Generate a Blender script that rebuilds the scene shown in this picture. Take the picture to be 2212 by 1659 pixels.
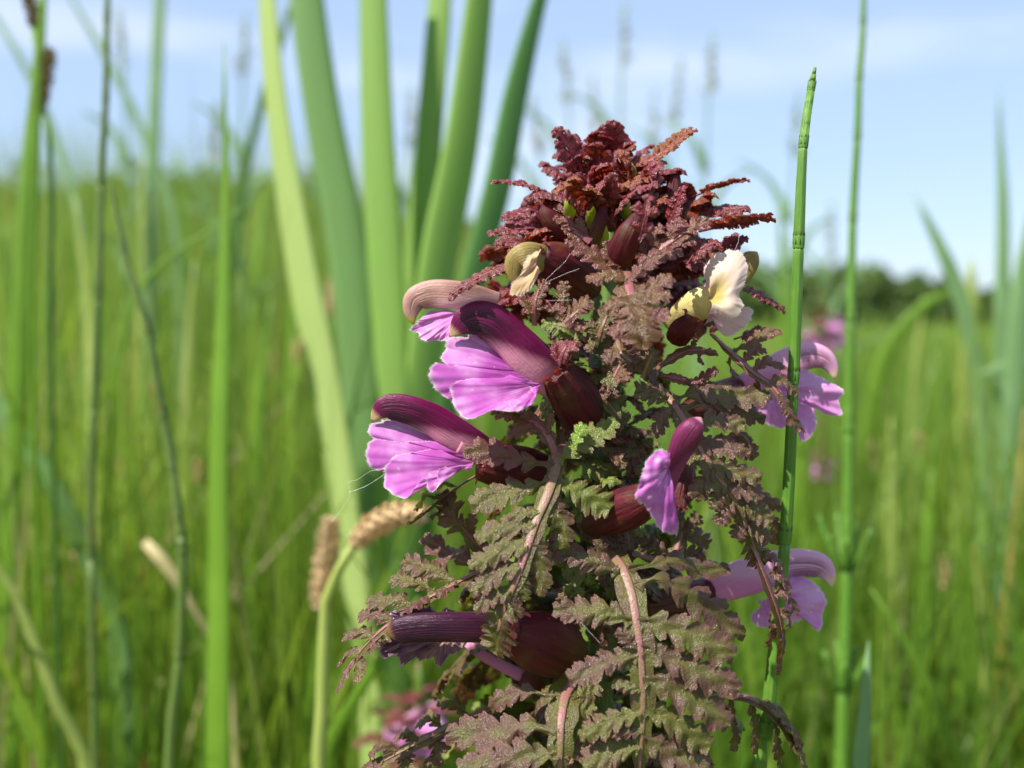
import bpy, math, random
import numpy as np
from math import radians, pi

for o in list(bpy.data.objects):
    bpy.data.objects.remove(o)
scene = bpy.context.scene
COL = scene.collection

# ------------------------------------------------------------------ camera
D = 0.113            # focus distance, m
FPX = 2173.0         # focal length in pixels of a 2212 x 1659 view of the photo
PITCH = radians(3.4)
ZC = 0.29            # camera height above the marsh
CW, SW = math.cos(PITCH), math.sin(PITCH)
FWD = np.array([0, CW, -SW]); UP = np.array([0, SW, CW]); RIGHT = np.array([1.0, 0, 0])
CAM = np.array([0, -D, ZC])
cam_data = bpy.data.cameras.new('camera')
cam = bpy.data.objects.new('camera', cam_data)
COL.objects.link(cam)
cam.location = CAM
cam.rotation_euler = (pi / 2 - PITCH, 0, 0)
cam_data.sensor_width = 36.0
cam_data.lens = 36.0 * FPX / 2212.0
cam_data.clip_start = 0.004
cam_data.clip_end = 2000
cam_data.dof.use_dof = True
cam_data.dof.focus_distance = D
cam_data.dof.aperture_fstop = cam_data.lens / 2.15      # entrance pupil 2.15 mm
scene.camera = cam

# ------------------------------------------------------------------ sky and sun
SUN = np.array([-0.50, -0.36, 0.80]); SUN /= np.linalg.norm(SUN)
world = bpy.data.worlds.new('World')
scene.world = world
world.use_nodes = True
wn, wl = world.node_tree.nodes, world.node_tree.links
wn.clear()
wout = wn.new('ShaderNodeOutputWorld'); wbg = wn.new('ShaderNodeBackground')
sky = wn.new('ShaderNodeTexSky'); sky.sky_type = 'NISHITA'; sky.sun_disc = False
sky.sun_elevation = math.asin(SUN[2]); sky.sun_rotation = math.atan2(SUN[0], SUN[1])
sky.air_density = 1.0; sky.dust_density = 0.5; sky.ozone_density = 1.5
tc = wn.new('ShaderNodeTexCoord'); mp = wn.new('ShaderNodeMapping'); mp.inputs['Scale'].default_value = (1.0, 1.0, 5.0)
mp.inputs['Location'].default_value = (0.35, 0.1, 0.2)
nz = wn.new('ShaderNodeTexNoise'); nz.inputs['Scale'].default_value = 1.9; nz.inputs['Detail'].default_value = 4
rp = wn.new('ShaderNodeValToRGB'); rp.color_ramp.elements[0].position = 0.50; rp.color_ramp.elements[1].position = 0.74
mx = wn.new('ShaderNodeMix'); mx.data_type = 'RGBA'
mul = wn.new('ShaderNodeMath'); mul.operation = 'MULTIPLY'; mul.inputs[1].default_value = 0.28
wl.new(tc.outputs['Generated'], mp.inputs['Vector']); wl.new(mp.outputs[0], nz.inputs['Vector'])
wl.new(nz.outputs['Fac'], rp.inputs[0]); wl.new(rp.outputs[0], mul.inputs[0]); mx.inputs[0].default_value = 0.60; mul.inputs[1].default_value = 0.55
cl = wn.new('ShaderNodeMix'); cl.data_type = 'RGBA'
wl.new(sky.outputs[0], mx.inputs[6]); mx.inputs[7].default_value = (3.5, 4.5, 6.4, 1)
wl.new(mul.outputs[0], cl.inputs[0]); wl.new(mx.outputs[2], cl.inputs[6]); cl.inputs[7].default_value = (6.6, 6.9, 7.4, 1)
wl.new(cl.outputs[2], wbg.inputs[0]); wbg.inputs[1].default_value = 0.090
wl.new(wbg.outputs[0], wout.inputs[0])
sun_data = bpy.data.lights.new('sun', 'SUN'); sun = bpy.data.objects.new('sun', sun_data); COL.objects.link(sun)
sun_data.energy = 5.0; sun_data.angle = radians(0.53); sun_data.color = (1.0, 0.955, 0.88)
from mathutils import Vector
sun.rotation_euler = Vector(SUN).to_track_quat('Z', 'Y').to_euler()
sun.location = (0, 0, 5)
scene.view_settings.view_transform = 'Standard'
scene.view_settings.look = 'None'
scene.view_settings.gamma = 1
scene.view_settings.exposure = 1.0
scene.cycles.max_bounces = 8
scene.cycles.transmission_bounces = 6
scene.cycles.use_denoising = True

# ------------------------------------------------------------------ pixel -> place
def P(x, y, d):
    """pixel of the 2212 x 1659 view, d = mm behind the plane of focus"""
    s = D + d * 1e-3
    return CAM + FWD * s + RIGHT * ((x - 1106) / FPX * s) + UP * ((829.5 - y) / FPX * s)
def px(n, d=0.0):
    return n * (D + d * 1e-3) / FPX
def zoom(x0, y0, k):
    def f(x, y, d=0.0): return P(x0 + x * k, y0 + y * k, d)
    f.k = k
    return f
Z0 = zoom(0, 0, 1)
Z1 = zoom(970.2, 242.6, .3290); Z2 = zoom(727.7, 576.1, .3290); Z3 = zoom(1212.8, 667.0, .3107)
Z4 = zoom(697.4, 970.2, .4153); Z5 = zoom(1152.2, 1091.5, .3421)

def unit(v):
    v = np.asarray(v, float); return v / (np.linalg.norm(v, axis=-1, keepdims=True) + 1e-12)
def catmull(pts, n, ends=False):
    p = np.asarray(pts, float)
    if len(p) == 2:
        return p[0] + (p[1] - p[0]) * np.linspace(0, 1, n)[:, None]
    q = np.vstack([2 * p[0] - p[1], p, 2 * p[-1] - p[-2]])
    fine = []
    for i in range(len(p) - 1):
        a, b, c, e = q[i:i + 4]
        t = np.linspace(0, 1, 16, endpoint=(i == len(p) - 2))[:, None]
        fine.append(.5 * (2 * b + (c - a) * t + (2 * a - 5 * b + 4 * c - e) * t ** 2 + (3 * b - a - 3 * c + e) * t ** 3))
    f = np.vstack(fine)
    L = np.concatenate([[0], np.cumsum(np.linalg.norm(np.diff(f[:, :3], axis=0), axis=1))])
    s = np.linspace(0, L[-1], n)
    return np.stack([np.interp(s, L, f[:, k]) for k in range(f.shape[1])], 1)
def tang(p):
    return unit(np.gradient(p, axis=0))
def grid_faces(r, c, close=False, off=0):
    i = np.arange(r - 1)[:, None]; j = np.arange(c if close else c - 1)[None, :]
    a = i * c + j; b = i * c + (j + 1) % c
    return (np.stack([a, b, b + c, a + c], -1).reshape(-1, 4) + off)

class Geo:
    def __init__(self):
        self.v, self.f, self.n, self.a = [], [], 0, {}
    def add(self, v, f, **at):
        v = np.asarray(v, float).reshape(-1, 3); k = len(v)
        self.f.append(np.asarray(f) + self.n); self.v.append(v)
        for nm in set(self.a) | set(at):
            lst = self.a.setdefault(nm, [np.zeros(self.n)] if self.n else [])
            x = at.get(nm, 0.0)
            lst.append(np.broadcast_to(np.asarray(x, float).reshape(-1) if np.ndim(x) else x, (k,)).astype(float))
        self.n += k
        return self

WORLDPOS = {}
def link(o, parent, origin):
    COL.objects.link(o)
    WORLDPOS[o.name] = np.asarray(origin, float)
    if parent is not None:
        o.parent = parent
        o.location = np.asarray(origin) - WORLDPOS[parent.name]
    else:
        o.location = origin
    return o
def build(name, g, mat, parent=None, smooth=True, origin=None):
    v = np.vstack(g.v)
    org = v[0] if origin is None else np.asarray(origin)
    me = bpy.data.meshes.new(name)
    v = v - org
    me.vertices.add(len(v)); me.vertices.foreach_set('co', v.astype(np.float32).ravel())
    quads = [f for f in g.f if f.shape[1] == 4]; tris = [f for f in g.f if f.shape[1] == 3]
    idx, tot = [], []
    if quads: q = np.vstack(quads); idx.append(q.ravel()); tot.append(np.full(len(q), 4))
    if tris: q = np.vstack(tris); idx.append(q.ravel()); tot.append(np.full(len(q), 3))
    idx = np.concatenate(idx).astype(np.int32); tot = np.concatenate(tot).astype(np.int32)
    me.loops.add(len(idx)); me.loops.foreach_set('vertex_index', idx)
    me.polygons.add(len(tot))
    me.polygons.foreach_set('loop_start', np.concatenate([[0], np.cumsum(tot)[:-1]]).astype(np.int32))
    me.polygons.foreach_set('loop_total', tot)
    me.polygons.foreach_set('use_smooth', np.full(len(tot), smooth))
    for nm, lst in g.a.items():
        at = me.attributes.new(nm, 'FLOAT', 'POINT')
        at.data.foreach_set('value', np.concatenate(lst).astype(np.float32))
    me.update(calc_edges=True); me.validate()
    for m in (mat if isinstance(mat, (list, tuple)) else [mat]): me.materials.append(m)
    return link(bpy.data.objects.new(name, me), parent, org)
def thing(name, origin, label, cat, group=None):
    o = bpy.data.objects.new(name, None); o.empty_display_size = 0.01
    link(o, None, origin)
    return tag(o, label, cat, group)
def tag(o, label, cat=None, group=None, kind=None):
    o['label'] = label
    if cat: o['category'] = cat
    if group: o['group'] = group
    if kind: o['kind'] = kind
    return o

# ------------------------------------------------------------------ materials
class NT:
    def __init__(self, name):
        self.m = bpy.data.materials.new(name); self.m.use_nodes = True
        self.t = self.m.node_tree; self.t.nodes.clear()
        self.out = self.t.nodes.new('ShaderNodeOutputMaterial')
    def node(self, kind, **kw):
        n = self.t.nodes.new(kind)
        for k, v in kw.items(): setattr(n, k, v)
        return n
    def l(self, a, b): self.t.links.new(a, b)
    def put(self, sock, v):
        if isinstance(v, bpy.types.NodeSocket): self.l(v, sock)
        elif isinstance(v, (tuple, list)) and len(v) == 3 and sock.type == 'RGBA': sock.default_value = (*v, 1)
        else: sock.default_value = v
    def attr(self, nm): return self.node('ShaderNodeAttribute', attribute_name=nm).outputs['Fac']
    def math(self, op, a, b=0.0, c=0.0, clamp=False):
        n = self.node('ShaderNodeMath', operation=op, use_clamp=clamp)
        self.put(n.inputs[0], a); self.put(n.inputs[1], b); self.put(n.inputs[2], c); return n.outputs[0]
    def mix(self, f, a, b, blend='MIX'):
        n = self.node('ShaderNodeMix', data_type='RGBA', blend_type=blend)
        self.put(n.inputs[0], f); self.put(n.inputs[6], a); self.put(n.inputs[7], b); return n.outputs[2]
    def coord(self): return self.node('ShaderNodeTexCoord').outputs['Object']
    def noise(self, scale, vec=None, detail=3, rough=.55):
        n = self.node('ShaderNodeTexNoise'); n.inputs['Scale'].default_value = scale
        n.inputs['Detail'].default_value = detail; n.inputs['Roughness'].default_value = rough
        self.l(vec if vec is not None else self.coord(), n.inputs['Vector']); return n.outputs['Fac']
    def voronoi(self, scale, vec=None):
        n = self.node('ShaderNodeTexVoronoi'); n.inputs['Scale'].default_value = scale
        self.l(vec if vec is not None else self.coord(), n.inputs['Vector']); return n.outputs['Distance']
    def xyz(self, x, y, z=0.0):
        n = self.node('ShaderNodeCombineXYZ')
        for i, v in enumerate((x, y, z)): self.put(n.inputs[i], v)
        return n.outputs[0]
    def ramp(self, f, lo, hi):
        if lo > hi: return self.math('SUBTRACT', 1.0, self.ramp(f, hi, lo))
        n = self.node('ShaderNodeMapRange', interpolation_type='SMOOTHSTEP')
        self.put(n.inputs[0], f); n.inputs[1].default_value = lo; n.inputs[2].default_value = hi; return n.outputs[0]
    def bump(self, h, dist, strength=1.0):
        n = self.node('ShaderNodeBump'); self.put(n.inputs['Height'], h)
        n.inputs['Distance'].default_value = dist; n.inputs['Strength'].default_value = strength; return n.outputs[0]
    def finish(self, col, rough=.5, normal=None, trans=None, tfac=0.0, spec=.5, sss=0.0):
        b = self.node('ShaderNodeBsdfPrincipled')
        self.put(b.inputs['Base Color'], col); self.put(b.inputs['Roughness'], rough)
        b.inputs['Specular IOR Level'].default_value = spec
        if normal is not None: self.l(normal, b.inputs['Normal'])
        s = b.outputs[0]
        if trans is not None:
            t = self.node('ShaderNodeBsdfTranslucent'); self.put(t.inputs[0], trans)
            if normal is not None: self.l(normal, t.inputs['Normal'])
            mxs = self.node('ShaderNodeMixShader'); self.put(mxs.inputs[0], tfac)
            self.l(s, mxs.inputs[1]); self.l(t.outputs[0], mxs.inputs[2]); s = mxs.outputs[0]
        self.l(s, self.out.inputs[0]); return self.m

def mat_lousewort_leaf():
    n = NT('lousewort_leaf')
    m, tint, rnd = n.attr('margin'), n.attr('tint'), n.attr('rnd')
    big = n.noise(420, detail=4); fine = n.noise(2600, detail=3)
    f = n.math('ADD', n.math('MULTIPLY', big, 1.5), n.math('MULTIPLY', m, .42))
    f = n.math('ADD', f, n.math('MULTIPLY', n.math('SUBTRACT', rnd, .5), .5))
    f = n.ramp(f, .62, 1.26)
    base = n.mix(f, (.090, .086, .015), (.096, .046, .034))
    red = n.mix(n.ramp(big, .3, .75), (.170, .010, .025), (.145, .042, .048))
    red = n.mix(n.math('SUBTRACT', tint, 1.0, clamp=True), red, (.20, .060, .010))
    base = n.mix(n.math('MULTIPLY', tint, -1.0, clamp=True), base, (.15, .24, .022))
    col = n.mix(n.math('MINIMUM', tint, 1.0, clamp=True), base, red)
    edge = n.ramp(m, .86, 1.0)
    col = n.mix(n.math('MULTIPLY', edge, .6), col, (.14, .048, .034))
    col = n.mix(n.ramp(fine, .55, .8), col, n.mix(.35, col, (.24, .17, .10)))
    h = n.math('ADD', n.math('MULTIPLY', n.voronoi(7500), .7), n.math('ADD', n.math('MULTIPLY', fine, .6), n.math('MULTIPLY', n.noise(700, detail=2), 2.0)))
    nrm = n.bump(h, .00013, .8)
    rough = n.math('ADD', .24, n.math('MULTIPLY', fine, .16))
    tr = n.mix(n.math('MINIMUM', tint, 1.0, clamp=True), n.mix(f, (.26, .32, .03), (.30, .12, .03)), (.55, .06, .02))
    return n.finish(col, rough, nrm, tr, .22, spec=.46)
def mat_rachis():
    n = NT('lousewort_rachis')
    big = n.noise(350, detail=3); fine = n.noise(4200, detail=2)
    col = n.mix(n.ramp(big, .36, .66), (.27, .095, .105), (.17, .120, .05))
    col = n.mix(n.attr('tint'), col, (.20, .022, .050))
    col = n.mix(n.ramp(fine, .5, .8), col, (.30, .17, .14))
    return n.finish(col, .4, n.bump(fine, .00012, .8), (.35, .15, .06), .12)
def mat_stem():
    n = NT('lousewort_stem')
    c = n.noise(300); col = n.mix(n.ramp(c, .4, .7), (.10, .17, .028), (.13, .07, .03))
    return n.finish(col, .45, n.bump(n.noise(2500), .0001, .6), (.4, .5, .08), .15)
def mat_calyx():
    n = NT('calyx')
    al, ar, tint = n.attr('along'), n.attr('around'), n.attr('tint')
    rib = n.noise(1.0, n.xyz(n.math('MULTIPLY', ar, 11), n.math('MULTIPLY', al, 2.2), n.attr('rnd')), detail=3)
    col = n.mix(n.ramp(rib, .3, .7), (.040, .003, .008), (.100, .009, .014))
    grn = n.mix(n.ramp(rib, .35, .65), (.10, .028, .010), (.125, .085, .022))
    col = n.mix(n.math('MULTIPLY', tint, n.ramp(al, .7, .1)), col, grn)
    fine = n.noise(2600)
    blot = n.ramp(n.noise(330, detail=4), .5, .72)
    col = n.mix(n.math('MULTIPLY', blot, .5), col, (.11, .055, .016))
    return n.finish(col, .55, n.bump(n.math('ADD', n.math('MULTIPLY', rib, 1.6), n.math('MULTIPLY', fine, .5)), .00020, .6), (.50, .05, .015), .18, spec=.3)
def mat_hood(name, top, base, tip, stripe, sfac=.95, streaks=15):
    n = NT(name)
    al, ar = n.attr('along'), n.attr('around')          # around: 0 = lower edge, 1 = upper edge
    st = n.noise(1.0, n.xyz(n.math('MULTIPLY', al, 2.2), n.math('MULTIPLY', ar, streaks), 0.0), detail=4, rough=.6)
    k = n.ramp(n.math('SUBTRACT', n.math('ADD', al, n.math('MULTIPLY', n.math('SUBTRACT', ar, .5), .62)), n.math('MULTIPLY', st, .16)), .13, .36)
    col = n.mix(k, base, top)
    band = n.math('MULTIPLY', n.ramp(al, .45, .68), n.ramp(al, .93, .80))
    band = n.math('MULTIPLY', band, n.math('MULTIPLY', n.ramp(ar, .82, .58), n.ramp(st, .36, .50)))
    col = n.mix(n.math('MULTIPLY', band, sfac), col, stripe)
    col = n.mix(n.math('MULTIPLY', n.ramp(st, .48, .70), .30), col, n.mix(.10, col, (.8, .3, .5)))
    col = n.mix(n.ramp(n.math('ADD', al, n.math('MULTIPLY', st, .06)), .93, .985), col, tip)
    fine = n.noise(2600)
    return n.finish(col, .34, n.bump(n.math('ADD', n.math('MULTIPLY', st, .8), n.math('MULTIPLY', fine, .25)), .00020, .8), n.mix(.4, col, (.8, .2, .3)), .16, spec=.3)
def mat_petal(name, main, pale, vein, spot, spots=.5, throat=None):
    n = NT(name)
    r, a = n.attr('margin'), n.attr('along')
    st = n.noise(1.0, n.xyz(n.math('MULTIPLY', a, 13), n.math('MULTIPLY', r, 1.6), n.attr('rnd')), detail=3)
    big = n.noise(260, detail=3); fine = n.noise(3000, detail=3)
    col = n.mix(n.ramp(big, .35, .7), main, pale)
    v = n.math('MULTIPLY', n.ramp(st, .40, .66), n.ramp(r, .80, .30))
    col = n.mix(n.math('MULTIPLY', v, .95), col, vein)
    col = n.mix(n.math('MULTIPLY', n.attr('crease'), .8), col, vein)
    if throat: col = n.mix(n.ramp(r, .62, .15), col, throat)
    sp = n.noise(900, detail=1)
    col = n.mix(n.math('MULTIPLY', n.ramp(sp, .70, .74), spots), col, spot)
    col = n.mix(n.math('MULTIPLY', n.ramp(r, .965, 1.0), .5), col, (.78, .60, .62))
    h = n.math('ADD', n.math('MULTIPLY', st, .35), n.math('ADD', n.math('MULTIPLY', fine, .3), n.math('MULTIPLY', big, 1.0)))
    return n.finish(col, .5, n.bump(h, .00012, .5), n.mix(.3, col, (.9, .3, .8)), .34, spec=.35)
def mat_green(name, a, b, trans, tf=.35, rough=.45, scale=60, along=True, spec=.4, dark=None):
    n = NT(name)
    ar, al, rnd = n.attr('around'), n.attr('along'), n.attr('rnd')
    st = n.noise(1.0, n.xyz(n.math('MULTIPLY', ar, 24), n.math('MULTIPLY', al, 5), n.math('MULTIPLY', rnd, 50)), detail=3)
    col = n.mix(n.ramp(st, .3, .7), a, b)
    big = n.noise(scale, detail=2)
    col = n.mix(n.math('MULTIPLY', n.ramp(big, .45, .75), .5), col, dark if dark else tuple(x * 1.25 for x in b))
    return n.finish(col, rough, n.bump(st, .0002, .5), trans, tf, spec=spec)
def mat_grass():
    n = NT('marsh_grass')
    rnd, al = n.attr('rnd'), n.attr('along')
    def stop(c, x0, x1, col, new): return n.mix(n.ramp(c, x0, x1), col, new)
    col = stop(rnd, .10, .16, (.075, .165, .012), (.125, .235, .016))
    col = stop(rnd, .32, .38, col, (.200, .310, .032))
    col = stop(rnd, .54, .60, col, (.095, .195, .025))
    col = stop(rnd, .74, .80, col, (.23, .33, .040))
    col = stop(rnd, .93, .94, col, (.38, .29, .16))
    col = stop(rnd, .985, .99, col, (.24, .07, .04))
    col = n.mix(n.math('MULTIPLY', n.ramp(n.noise(5.0), .45, .7), .55), col, (.24, .33, .05))
    col = n.mix(n.math('MULTIPLY', n.ramp(n.noise(3.1), .45, .65), .7), col, (.045, .11, .010))
    tr = n.mix(.55, col, (.50, .66, .05))
    return n.finish(col, .42, None, tr, .36, spec=.4)
def mat_plain(name, col, rough=.6, trans=None, tf=.3, scale=900, var=.4):
    n = NT(name)
    c = n.mix(n.ramp(n.noise(scale), .3, .7), tuple(x * (1 - var) for x in col), tuple(min(1, x * (1 + var)) for x in col))
    return n.finish(c, rough, n.bump(n.noise(scale * 3), .15 / scale, .5), trans, tf)
def mat_ground():
    n = NT('marsh_ground')
    c = n.mix(n.ramp(n.noise(.9, detail=6), .35, .65), (.060, .085, .018), (.105, .135, .030))
    c = n.mix(n.ramp(n.noise(14, detail=4), .5, .75), c, (.060, .045, .022))
    return n.finish(c, .9, n.bump(n.noise(25, detail=5), .04, .8))

M = dict(
    leaf=mat_lousewort_leaf(), rachis=mat_rachis(), stem=mat_stem(), calyx=mat_calyx(),
    hood=mat_hood('maroon_hood', (.115, .003, .046), (.60, .24, .33), (.50, .33, .18), (.012, .002, .007)),
    hood_pale=mat_hood('cream_hood', (.42, .23, .19), (.70, .42, .42), (.36, .34, .05), (.10, .05, .03), .75),
    hood_bud=mat_hood('olive_bud', (.26, .19, .055), (.26, .21, .06), (.45, .30, .14), (.20, .13, .03), .5),
    hood_front=mat_hood('wine_hood', (.16, .020, .075), (.26, .05, .16), (.55, .26, .30), (.08, .010, .03), .6),
    hood_pink=mat_hood('pink_hood', (.66, .34, .52), (.66, .22, .46), (.74, .52, .34), (.12, .02, .05), .75, 16),
    hood_dead=mat_hood('withered_hood', (.038, .006, .022), (.060, .010, .026), (.20, .11, .05), (.010, .002, .006), .8),
    petal=mat_petal('pink_petal', (.42, .085, .38), (.60, .27, .56), (.22, .015, .17), (.60, .45, .42)),
    petal_white=mat_petal('cream_petal', (.60, .49, .37), (.62, .49, .43), (.50, .33, .20), (.6, .5, .4), .1, (.50, .40, .10)),
    petal_blush=mat_petal('blush_petal', (.60, .40, .40), (.62, .46, .48), (.45, .16, .18), (.6, .4, .4), .1),
    petal_tan=mat_petal('tan_petal', (.50, .36, .17), (.55, .38, .22), (.40, .28, .10), (.5, .4, .2), .1),
    petal_pink=mat_petal('light_pink_petal', (.54, .18, .47), (.62, .32, .58), (.48, .09, .36), (.7, .5, .5), .3),
    petal_dead=mat_petal('withered_petal', (.13, .05, .13), (.34, .20, .13), (.045, .012, .045), (.48, .32, .17), 1.0),
    tube_yellow=mat_plain('yellow_tube', (.60, .50, .20), .45, (.8, .7, .2), .25, 500, .12),
    cattail=[
        mat_green('cattail_leaf_pale', (.33, .43, .12), (.39, .48, .17), (.55, .70, .12), .35, .5, dark=(.40, .50, .16)),
        mat_green('cattail_leaf_mid', (.15, .27, .08), (.18, .30, .10), (.30, .55, .08), .35, .5, dark=(.15, .32, .09)),
        mat_green('cattail_leaf_bright', (.20, .34, .065), (.25, .38, .09), (.40, .65, .06), .38, .5, dark=(.22, .40, .06)),
        mat_green('cattail_leaf_deep', (.085, .210, .045), (.11, .245, .060), (.22, .48, .06), .3, .5, dark=(.10, .24, .07))],
    horsetail=mat_green('horsetail_green', (.070, .170, .018), (.105, .225, .028), (.3, .5, .05), .10, .38, 300, dark=(.17, .30, .05)),
    horsetail_old=mat_green('horsetail_dull', (.090, .150, .030), (.125, .190, .040), (.3, .4, .05), .12, .45, 300, dark=(.15, .12, .04)),
    sheath=mat_plain('horsetail_sheath', (.085, .15, .024), .5, scale=1500),
    tooth=mat_plain('horsetail_tooth', (.055, .028, .016), .5, scale=1500),
    sedge=mat_green('sedge_leaf', (.115, .225, .018), (.155, .275, .026), (.40, .62, .05), .36, .42),
    sedge_blue=mat_green('bluish_leaf', (.17, .29, .11), (.21, .34, .15), (.4, .6, .25), .36, .45),
    sedge_dark=mat_green('dark_green_leaf', (.06, .14, .022), (.085, .17, .030), (.2, .4, .05), .3, .45),
    straw=mat_green('pale_straw', (.42, .36, .16), (.50, .42, .22), (.6, .5, .2), .3, .55),
    stalk=mat_green('yellow_stalk', (.24, .31, .065), (.30, .35, .09), (.5, .6, .1), .2, .45),
    orange=mat_green('orange_stalk', (.22, .24, .05), (.27, .19, .05), (.5, .4, .1), .2, .5),
    spike=mat_plain('brown_spike', (.62, .45, .25), .7, (.5, .3, .1), .2, 900, .45),
    spike_dark=mat_plain('dark_spike', (.13, .095, .03), .7, (.3, .2, .05), .2, 900, .4),
    panicle=mat_plain('purple_panicle', (.34, .34, .33), .7, (.5, .5, .45), .45, 300, .3),
    grass=mat_grass(), ground=mat_ground(),
    hair=mat_plain('white_hair', (.80, .80, .76), .5, (.8, .8, .8), .4),
    silk=mat_plain('spider_silk', (.85, .86, .9), .2),
    tree=mat_plain('tree_foliage', (.105, .165, .040), .7, (.15, .25, .03), .3, .6, .35),
    trunk=mat_plain('tree_bark', (.10, .08, .06), .8, scale=3),
    lime=mat_plain('lime_bud', (.30, .34, .035), .5, (.5, .6, .05), .35, 700, .3),
    yellow=mat_plain('yellow_bloom', (.70, .50, .02), .6, (.8, .6, .05), .3),
)

# ------------------------------------------------------------------ shape makers
def sweep(path, rad, nseg=12, flat=1.0, ref=FWD, rib=0, ribamp=0.0, caps=True, g=None, tint=0.0, rnd=0.0, twist=0.0, boxy=1.0):
    """tube along path; rad across the plane of the picture, rad*flat along ref"""
    g = g or Geo()
    p = np.asarray(path, float); n = len(p)
    r = np.broadcast_to(np.asarray(rad, float), (n,))
    T = tang(p); B = unit(ref - (T @ ref)[:, None] * T); N = np.cross(B, T)
    th = np.linspace(0, 2 * pi, nseg, endpoint=False)
    rr = 1 + (ribamp * np.cos(rib * th) if rib else 0 * th)
    tw = twist * np.linspace(0, 1, n)[:, None]
    c, s = np.cos(th[None] + tw * 0) * rr, np.sign(np.sin(th[None])) * np.abs(np.sin(th[None])) ** boxy * rr
    v = p[:, None] + r[:, None, None] * (c[..., None] * N[:, None] + flat * s[..., None] * B[:, None])
    al = np.repeat(np.linspace(0, 1, n), nseg); ar = np.tile((np.cos(th) + 1) / 2, n)
    f = grid_faces(n, nseg, True)
    vv = v.reshape(-1, 3)
    if caps:
        vv = np.vstack([vv, p[0], p[-1]]); al = np.r_[al, 0, 1]; ar = np.r_[ar, .5, .5]
        k = n * nseg; j = np.arange(nseg); j2 = (j + 1) % nseg
        t = np.vstack([np.stack([j2, j, np.full(nseg, k)], 1), np.stack([j + k - nseg, j2 + k - nseg, np.full(nseg, k + 1)], 1)])
        m0 = g.n
        g.add(vv, f, along=al, around=ar, tint=tint, rnd=rnd); g.f.append(t + m0)
    else:
        g.add(vv, f, along=al, around=ar, tint=tint, rnd=rnd)
    return g

def leaflet(g, path, width, nrm, K=3, rows=78, cols=11, stalk=.05, curl=.16, pucker=.03, shear=.50, seed=0, tint=0.0, depth=.54, teeth=3, fold=0.0, tipblunt=.42):
    """toothed, lobed leaflet grown along a 3D path"""
    R = np.random.RandomState(seed); width = width * 1.22
    p = catmull(path, rows); T = tang(p)
    nrm = np.asarray(nrm, float)
    N = unit(nrm - (T @ nrm)[:, None] * T); S = np.cross(T, N)
    t = np.linspace(0, 1, rows)
    tt = np.clip((t - stalk) / (1 - stalk), 0, 1)
    env = (tt + .02) ** (.24 if stalk < .035 else .36) * (1 - tt) ** tipblunt; env /= env.max()
    hw2 = []
    lob2 = []
    for sd in (0, 1):
        ph = tt ** .95 * (K + .45 + .3 * R.rand()) + .12 * R.rand()
        q = ph % 1.0
        lob = np.sin(pi * np.clip(q ** 1.1, 0, 1)) ** .62
        d = depth * np.interp(tt, [0, .35, 1], [1.45, 1.15, .75]) * (1 + .35 * (R.rand(12)[np.minimum(ph.astype(int), 11)] - .5))
        tri = np.abs(2 * ((q * teeth + .5 * (teeth % 2 == 0)) % 1.0) - 1) ** 1.5
        amp = 1 + .30 * (R.rand(12)[np.minimum(ph.astype(int) + 2, 11)] - .5)
        w = env * amp * (1 - d * (1 - lob)) * (1 - .16 * tri)
        w = np.maximum(w, (.15 + .35 * np.clip(1 - t / .12, 0, 1) ** 2) * (1 - np.clip((t - stalk) / .12, 0, 1)))
        w = np.where(t > .995, 0.02, w)
        hw2.append(w * width * .5); lob2.append(lob)
    u = np.linspace(-1, 1, cols); u = np.sign(u) * np.abs(u) ** .8
    au = np.abs(u)
    h = np.where(u[None] < 0, hw2[0][:, None], hw2[1][:, None]); lb = np.where(u[None] < 0, lob2[0][:, None], lob2[1][:, None])
    W = width * .5
    inner = np.minimum(h, (env * (1 - depth * .8) * W)[:, None])     # only the margin follows the lobes
    h = inner + (h - inner) * au ** 2.5
    sm = np.sin(t * (K + .6) * 2 * pi + R.rand() * 6)[:, None]
    z = W * (-curl * au ** 2.5 * (.6 + .4 * lb ** 2 * au) - .09 * np.exp(-(u / .16) ** 2) + pucker * 2 * sm * au * np.sqrt(env)[:, None]) + h * au * fold
    z += W * .08 * np.sin(t[:, None] * 7 + u * 2.5 + R.rand() * 6) + W * .05 * np.sin(t[:, None] * 23 + u * 5 + R.rand() * 6)
    v = p[:, None] + S[:, None] * (u * h)[..., None] + T[:, None] * (shear * h * au)[..., None] + N[:, None] * z[..., None]
    mar = np.broadcast_to(au, (rows, cols)).ravel() * np.repeat(np.clip(tt * 6, .2, 1), cols)
    return g.add(v, grid_faces(rows, cols), margin=mar, along=np.repeat(t, cols), tint=tint, rnd=R.rand())

NFACE = unit(np.array([-.12, -.80, .60]))       # a leaf that faces the photographer and the sky
def depth_of(Z, pts, ds):
    return [Z(x, y, d) for (x, y), d in zip(pts, ds)]

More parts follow.
